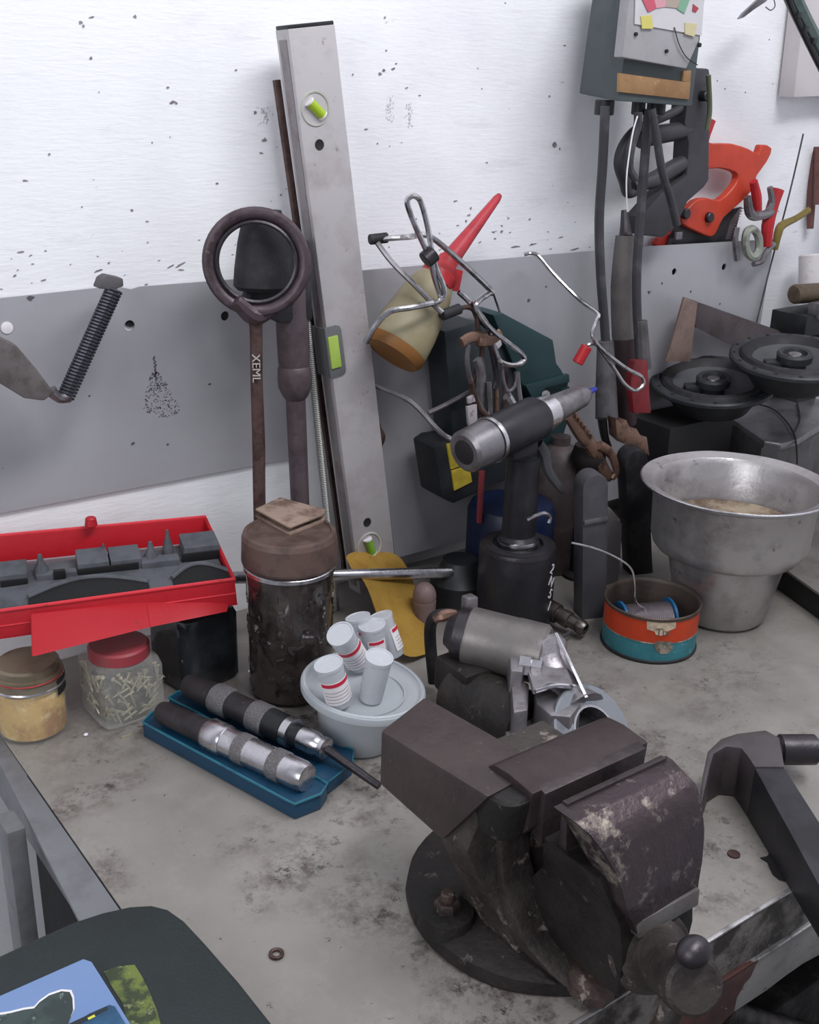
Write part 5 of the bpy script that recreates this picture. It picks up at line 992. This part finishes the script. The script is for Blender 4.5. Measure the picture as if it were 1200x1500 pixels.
# ------------------------------------------------------------------ red pliers, brass hook, rod
t = thing('wire_strippers', 'red-handled pliers with steel jaws hung at the right of the saws', 'pliers', P(1105, 385, y=.995))
b = NB(); tube(b, outY(c34([(880, 885), (895, 960), (900, 1030)]), .996), [.0055, .007, .006], 10); part(t, 'grip', b, redtool)
b = NB(); tube(b, outY(c34([(1000, 925), (975, 1000), (950, 1100), (945, 1200)]), .992), [.009, .0085, .009, .007], 10); part(t, 'grip', b, redtool)
b = NB(); tube(b, outY(c34([(960, 915), (970, 1000), (930, 1050)]), .990), [.004, .005, .004], 8); tube(b, outY(c34([(850, 960), (870, 1050), (960, 1040), (975, 1010)]), .989), [.005, .007, .006, .004], 8); part(t, 'grip_liner', b, dullsteel, 'grey metal inner grips')
b = NB(); tube(b, outY(c34([(850, 1130), (880, 1120), (905, 1160), (905, 1220), (880, 1255), (850, 1235), (840, 1180)]), .988), .0055, 8, True); part(t, 'jaw_ring', b, mat('pale_green_steel', 'a3a79c', .4, .5, '6f7068', 40, bump=.15), 'pale oval jaw ring')
b = NB(); tube(b, outY(c34([(800, 1110), (790, 1180), (800, 1270)]), .990), .004, 8); part(t, 'jaw', b, dullsteel); b = NB(); tube(b, outY(c34([(880, 1290), (920, 1275), (945, 1230), (980, 1190)]), .988), .004, 8); part(t, 'jaw', b, dullsteel)
t = thing('brass_hook', 'old brass hook sticking out beside the red pliers', 'hook', P(1138, 360, y=1.0))
b = NB(); tube(b, outY(c34([(1150, 1025), (1090, 1065), (1020, 1100), (1000, 1140), (985, 1220)]), .992), [.0045, .0045, .006, .006, .004], 8); part(t, 'brass_arm', b, mat('old_brass', '8a7a45', .45, .6, '5d4f2c', 30, bump=.15))
b = NB(); tube(b, outY([(1177, 196), (1160, 270), (1142, 340), (1125, 405), (1108, 475)], 1.005), .0012, 6); solid('thin_rod', 'long thin dark rod leaning beside the brass hook', 'rod', b, darksteel)
# ------------------------------------------------------------------ top right corner
b = NB(); A = P(1163, 143, y=1.015); box(b, (A.x+.085, (A.y+W)/2-.002, A.z+.12), (.17, W-A.y-.004, .24), Matrix.Translation(A) @ Matrix.Rotation(math.radians(-2), 4, 'Y') @ Matrix.Translation(-A), .002)
solid('junction_box', 'large pale grey wall box in the upper right corner', 'wall box', b, mat('pale_box', 'cdc6c8', .5, 0, 'b9b0b2', 10, (.46, .64), .5, '6f6566', 60, (.69, .73), .5, bump=.05))
b = NB(); prism(b, outY(c34([(808, 95), (830, 65), (900, 0), (930, -40), (990, -40), (940, 10), (880, 50), (835, 85)]), .99), (0, .004, 0), .001); t = thing('pointed_blade', 'pointed steel blade coming in at the top edge', 'blade', P(1082, 28, y=.99)); part(t, 'blade', b, dullsteel)
b = NB(); tube(b, outY(c34([(940, 35), (965, 50), (985, 30), (980, 0)]), .985), .0008, 6); part(t, 'wire_tail', b, dullsteel)
t = thing('cable_bundle', 'green-grey rod tied with black cable ties in the top right corner', 'rod', P(1197, 78, y=.96))
b = NB(); tube(b, outY([(1150, -30), (1163, 0), (1185, 45), (1215, 100)], .955), .0105, 8); part(t, 'rod', b, mat('green_grey_paint', '54625f', .45, .2, '3d4a48', 30, bump=.1))
b = NB(); tube(b, outY([(1148, -20), (1160, 12), (1180, 55), (1205, 105)], .95), .004, 8); part(t, 'strap', b, blackp)
for x, y in ((1168, 22), (1178, 42), (1190, 60)):
    b = NB(); p = P(x, y, y=.948); box(b, p, (.008, .01, .007), TR(), .001); part(t, 'cable_tie', b, blackp)
# pipe and shelf parts on the right wall
b = NB(); tube(b, [P(1194, 215, x=1.50), P(1190, 265, x=1.50), P(1187, 335, x=1.50)], [.006, .0075, .005], 10); tube(b, [P(1199, 215, x=1.49), P(1197, 300, x=1.49)], .005, 8, k=1); solid('rusty_bracket', 'rust-brown bracket on the right wall under the grey box', 'bracket', b, mat('rust_bracket', '6b4743', .6, .1, '4a2f2d', 30, bump=.25))
b = NB(); cyl(b, P(1188, 425, x=1.47), P(1188, 372, x=1.47), .018, .017, 20, .002); solid('white_jar', 'white jar standing at the right wall above the roller', 'jar', b, mat('jar_white', 'cfcaca', .5, 0, 'a79f9f', 30, bump=.1))
# ------------------------------------------------------------------ dark case with magazine in the front left corner
zc = .030
t = thing('dark_case', 'dark green-black plastic case with rounded corner, lying over the bench corner', 'case', P(200, 1450, z=0))
cp = [(-120, 1445), (0, 1399), (60, 1371), (110, 1349), (150, 1336), (190, 1327), (222, 1325), (246, 1331), (270, 1348), (300, 1380), (350, 1437), (400, 1500), (460, 1580), (520, 1700), (300, 1800), (-120, 1800)]
b = NB(); prism(b, [P(x, y, z=zc) for x, y in cp], (0, 0, -zc+.001), .003); part(t, 'case_lid', b, mat('case_green_black', '272f30', .5, 0, '1f2527', 12, (.42, .62), .6, None, bump=.25, bs=400))
gs = mat('green_camouflage', '6d7a3a', .5, 0, '2c3629', 45, (.44, .52), .9, 'a3a878', 80, (.58, .63), .7, bump=.05)
sp = [(152, 1423), (170, 1416), (197, 1413), (208, 1430), (218, 1450), (230, 1480), (238, 1510), (190, 1520), (180, 1470), (165, 1447)]
b = NB(); prism(b, [P(x, y, z=zc+.0004) for x, y in sp], (0, 0, -.0006)); part(t, 'sticker', b, gs, 'green patterned sticker')
zb = zc+.006
bk = thing('magazine', 'blue-covered magazine lying on the dark case', 'magazine', P(60, 1480, z=zc))
bp_ = [(-120, 1512), (0, 1459), (122, 1405), (134, 1409), (160, 1450), (200, 1515), (240, 1590), (-60, 1700)]
blue = mat('sky_blue_cover', '7690bd', .35, 0, '6a85b3', 12, (.45, .6), .6, '98aed2', 60, (.68, .72), .5, bump=.02)
b = NB(); prism(b, [P(x, y, z=zb) for x, y in bp_], (0, 0, -.0052)); part(bk, 'cover', b, blue)
def flat(pix, h, m, nm, label=None):
    b = NB(); prism(b, [P(x, y, z=zb+h) for x, y in pix], (0, 0, -.0001)); part(bk, nm, b, m, label)
hill = [(-60, 1510), (-10, 1488), (15, 1484), (35, 1479), (50, 1477), (58, 1468), (72, 1458), (90, 1452), (102, 1453), (106, 1462), (107, 1480), (98, 1505), (80, 1540), (-60, 1560)]
flat([(x+(2.5 if x > 100 else 0), y-3) for x, y in hill], .0002, white, 'pale_outline', 'white edge round the printed shape')
flat(hill, .0004, mat('dark_print', '3c4a48', .4, 0, '2a3433', 60, (.45, .55), .8, '8a9a8a', 90, (.6, .64), .8, bump=.02), 'dark_shape', 'dark mottled printed shape')
flat([(95, 1508), (130, 1485), (160, 1472), (168, 1474), (190, 1510), (150, 1560), (60, 1560)], .0006, mat('deep_blue_print', '2c5c80', .4, 0, '1d3c55', 20, bump=.02), 'blue_panel', 'deep blue printed panel')
flat([(100, 1500), (156, 1474), (158, 1478), (105, 1506)], .0008, mat('dark_pen', '23282b', .4), 'dark_band')
flat([(128, 1491), (138, 1486), (140, 1489), (130, 1494)], .0010, mat('yellow_print', 'd6d44a', .4), 'yellow_mark', 'yellow printed mark')
# ------------------------------------------------------------------ small things lying on the bench
b = NB(); c = P(405, 1397, z=.0015); tube(b, circ(c, .0042, (1, 0, 0), (0, 1, 0), 20), .0014, 6, True, 1); solid('small_washer', 'small rusty washer lying alone on the open bench', 'washer', b, rustbar)
b = NB(); c = P(1075, 1252, z=0); lathe(b, [(0, .0001), (.0052, .0001), (.005, .0014), (0, .0018)], Matrix.Translation(c), 20); part(bench, 'bolt_head', b, rustbar, 'flush brown bolt head')
b = NB(); prism(b, outZ([(1114, 1256), (1124, 1254), (1128, 1249), (1137, 1251), (1142, 1262), (1150, 1276), (1159, 1286), (1160, 1293), (1150, 1290), (1142, 1288), (1132, 1280), (1124, 1262)], .0012), (0, 0, -.001)); solid('dark_flake', 'flat dark flake of metal lying between clamp and bench edge', 'scrap', b, darksteel)
b = NB(); c = P(126, 1076, z=.0018); ell(b, c, (.0022, .0018, .0015), n=8); solid('white_pellet', 'tiny white pellet on the bench below the screw jar', 'pellet', b, white)
b = NB(); box(b, P(185, 1078, z=.001), (.009, .0015, .0015), Matrix.Identity(4)); solid('tiny_nail', 'tiny pale nail lying on the bench beside the blue tray', 'nail', b, brass)
# ------------------------------------------------------------------ lift everything so that the floor is at z = 0
for o in list(sc.objects):
    if o.parent is None: o.location.z += BZ
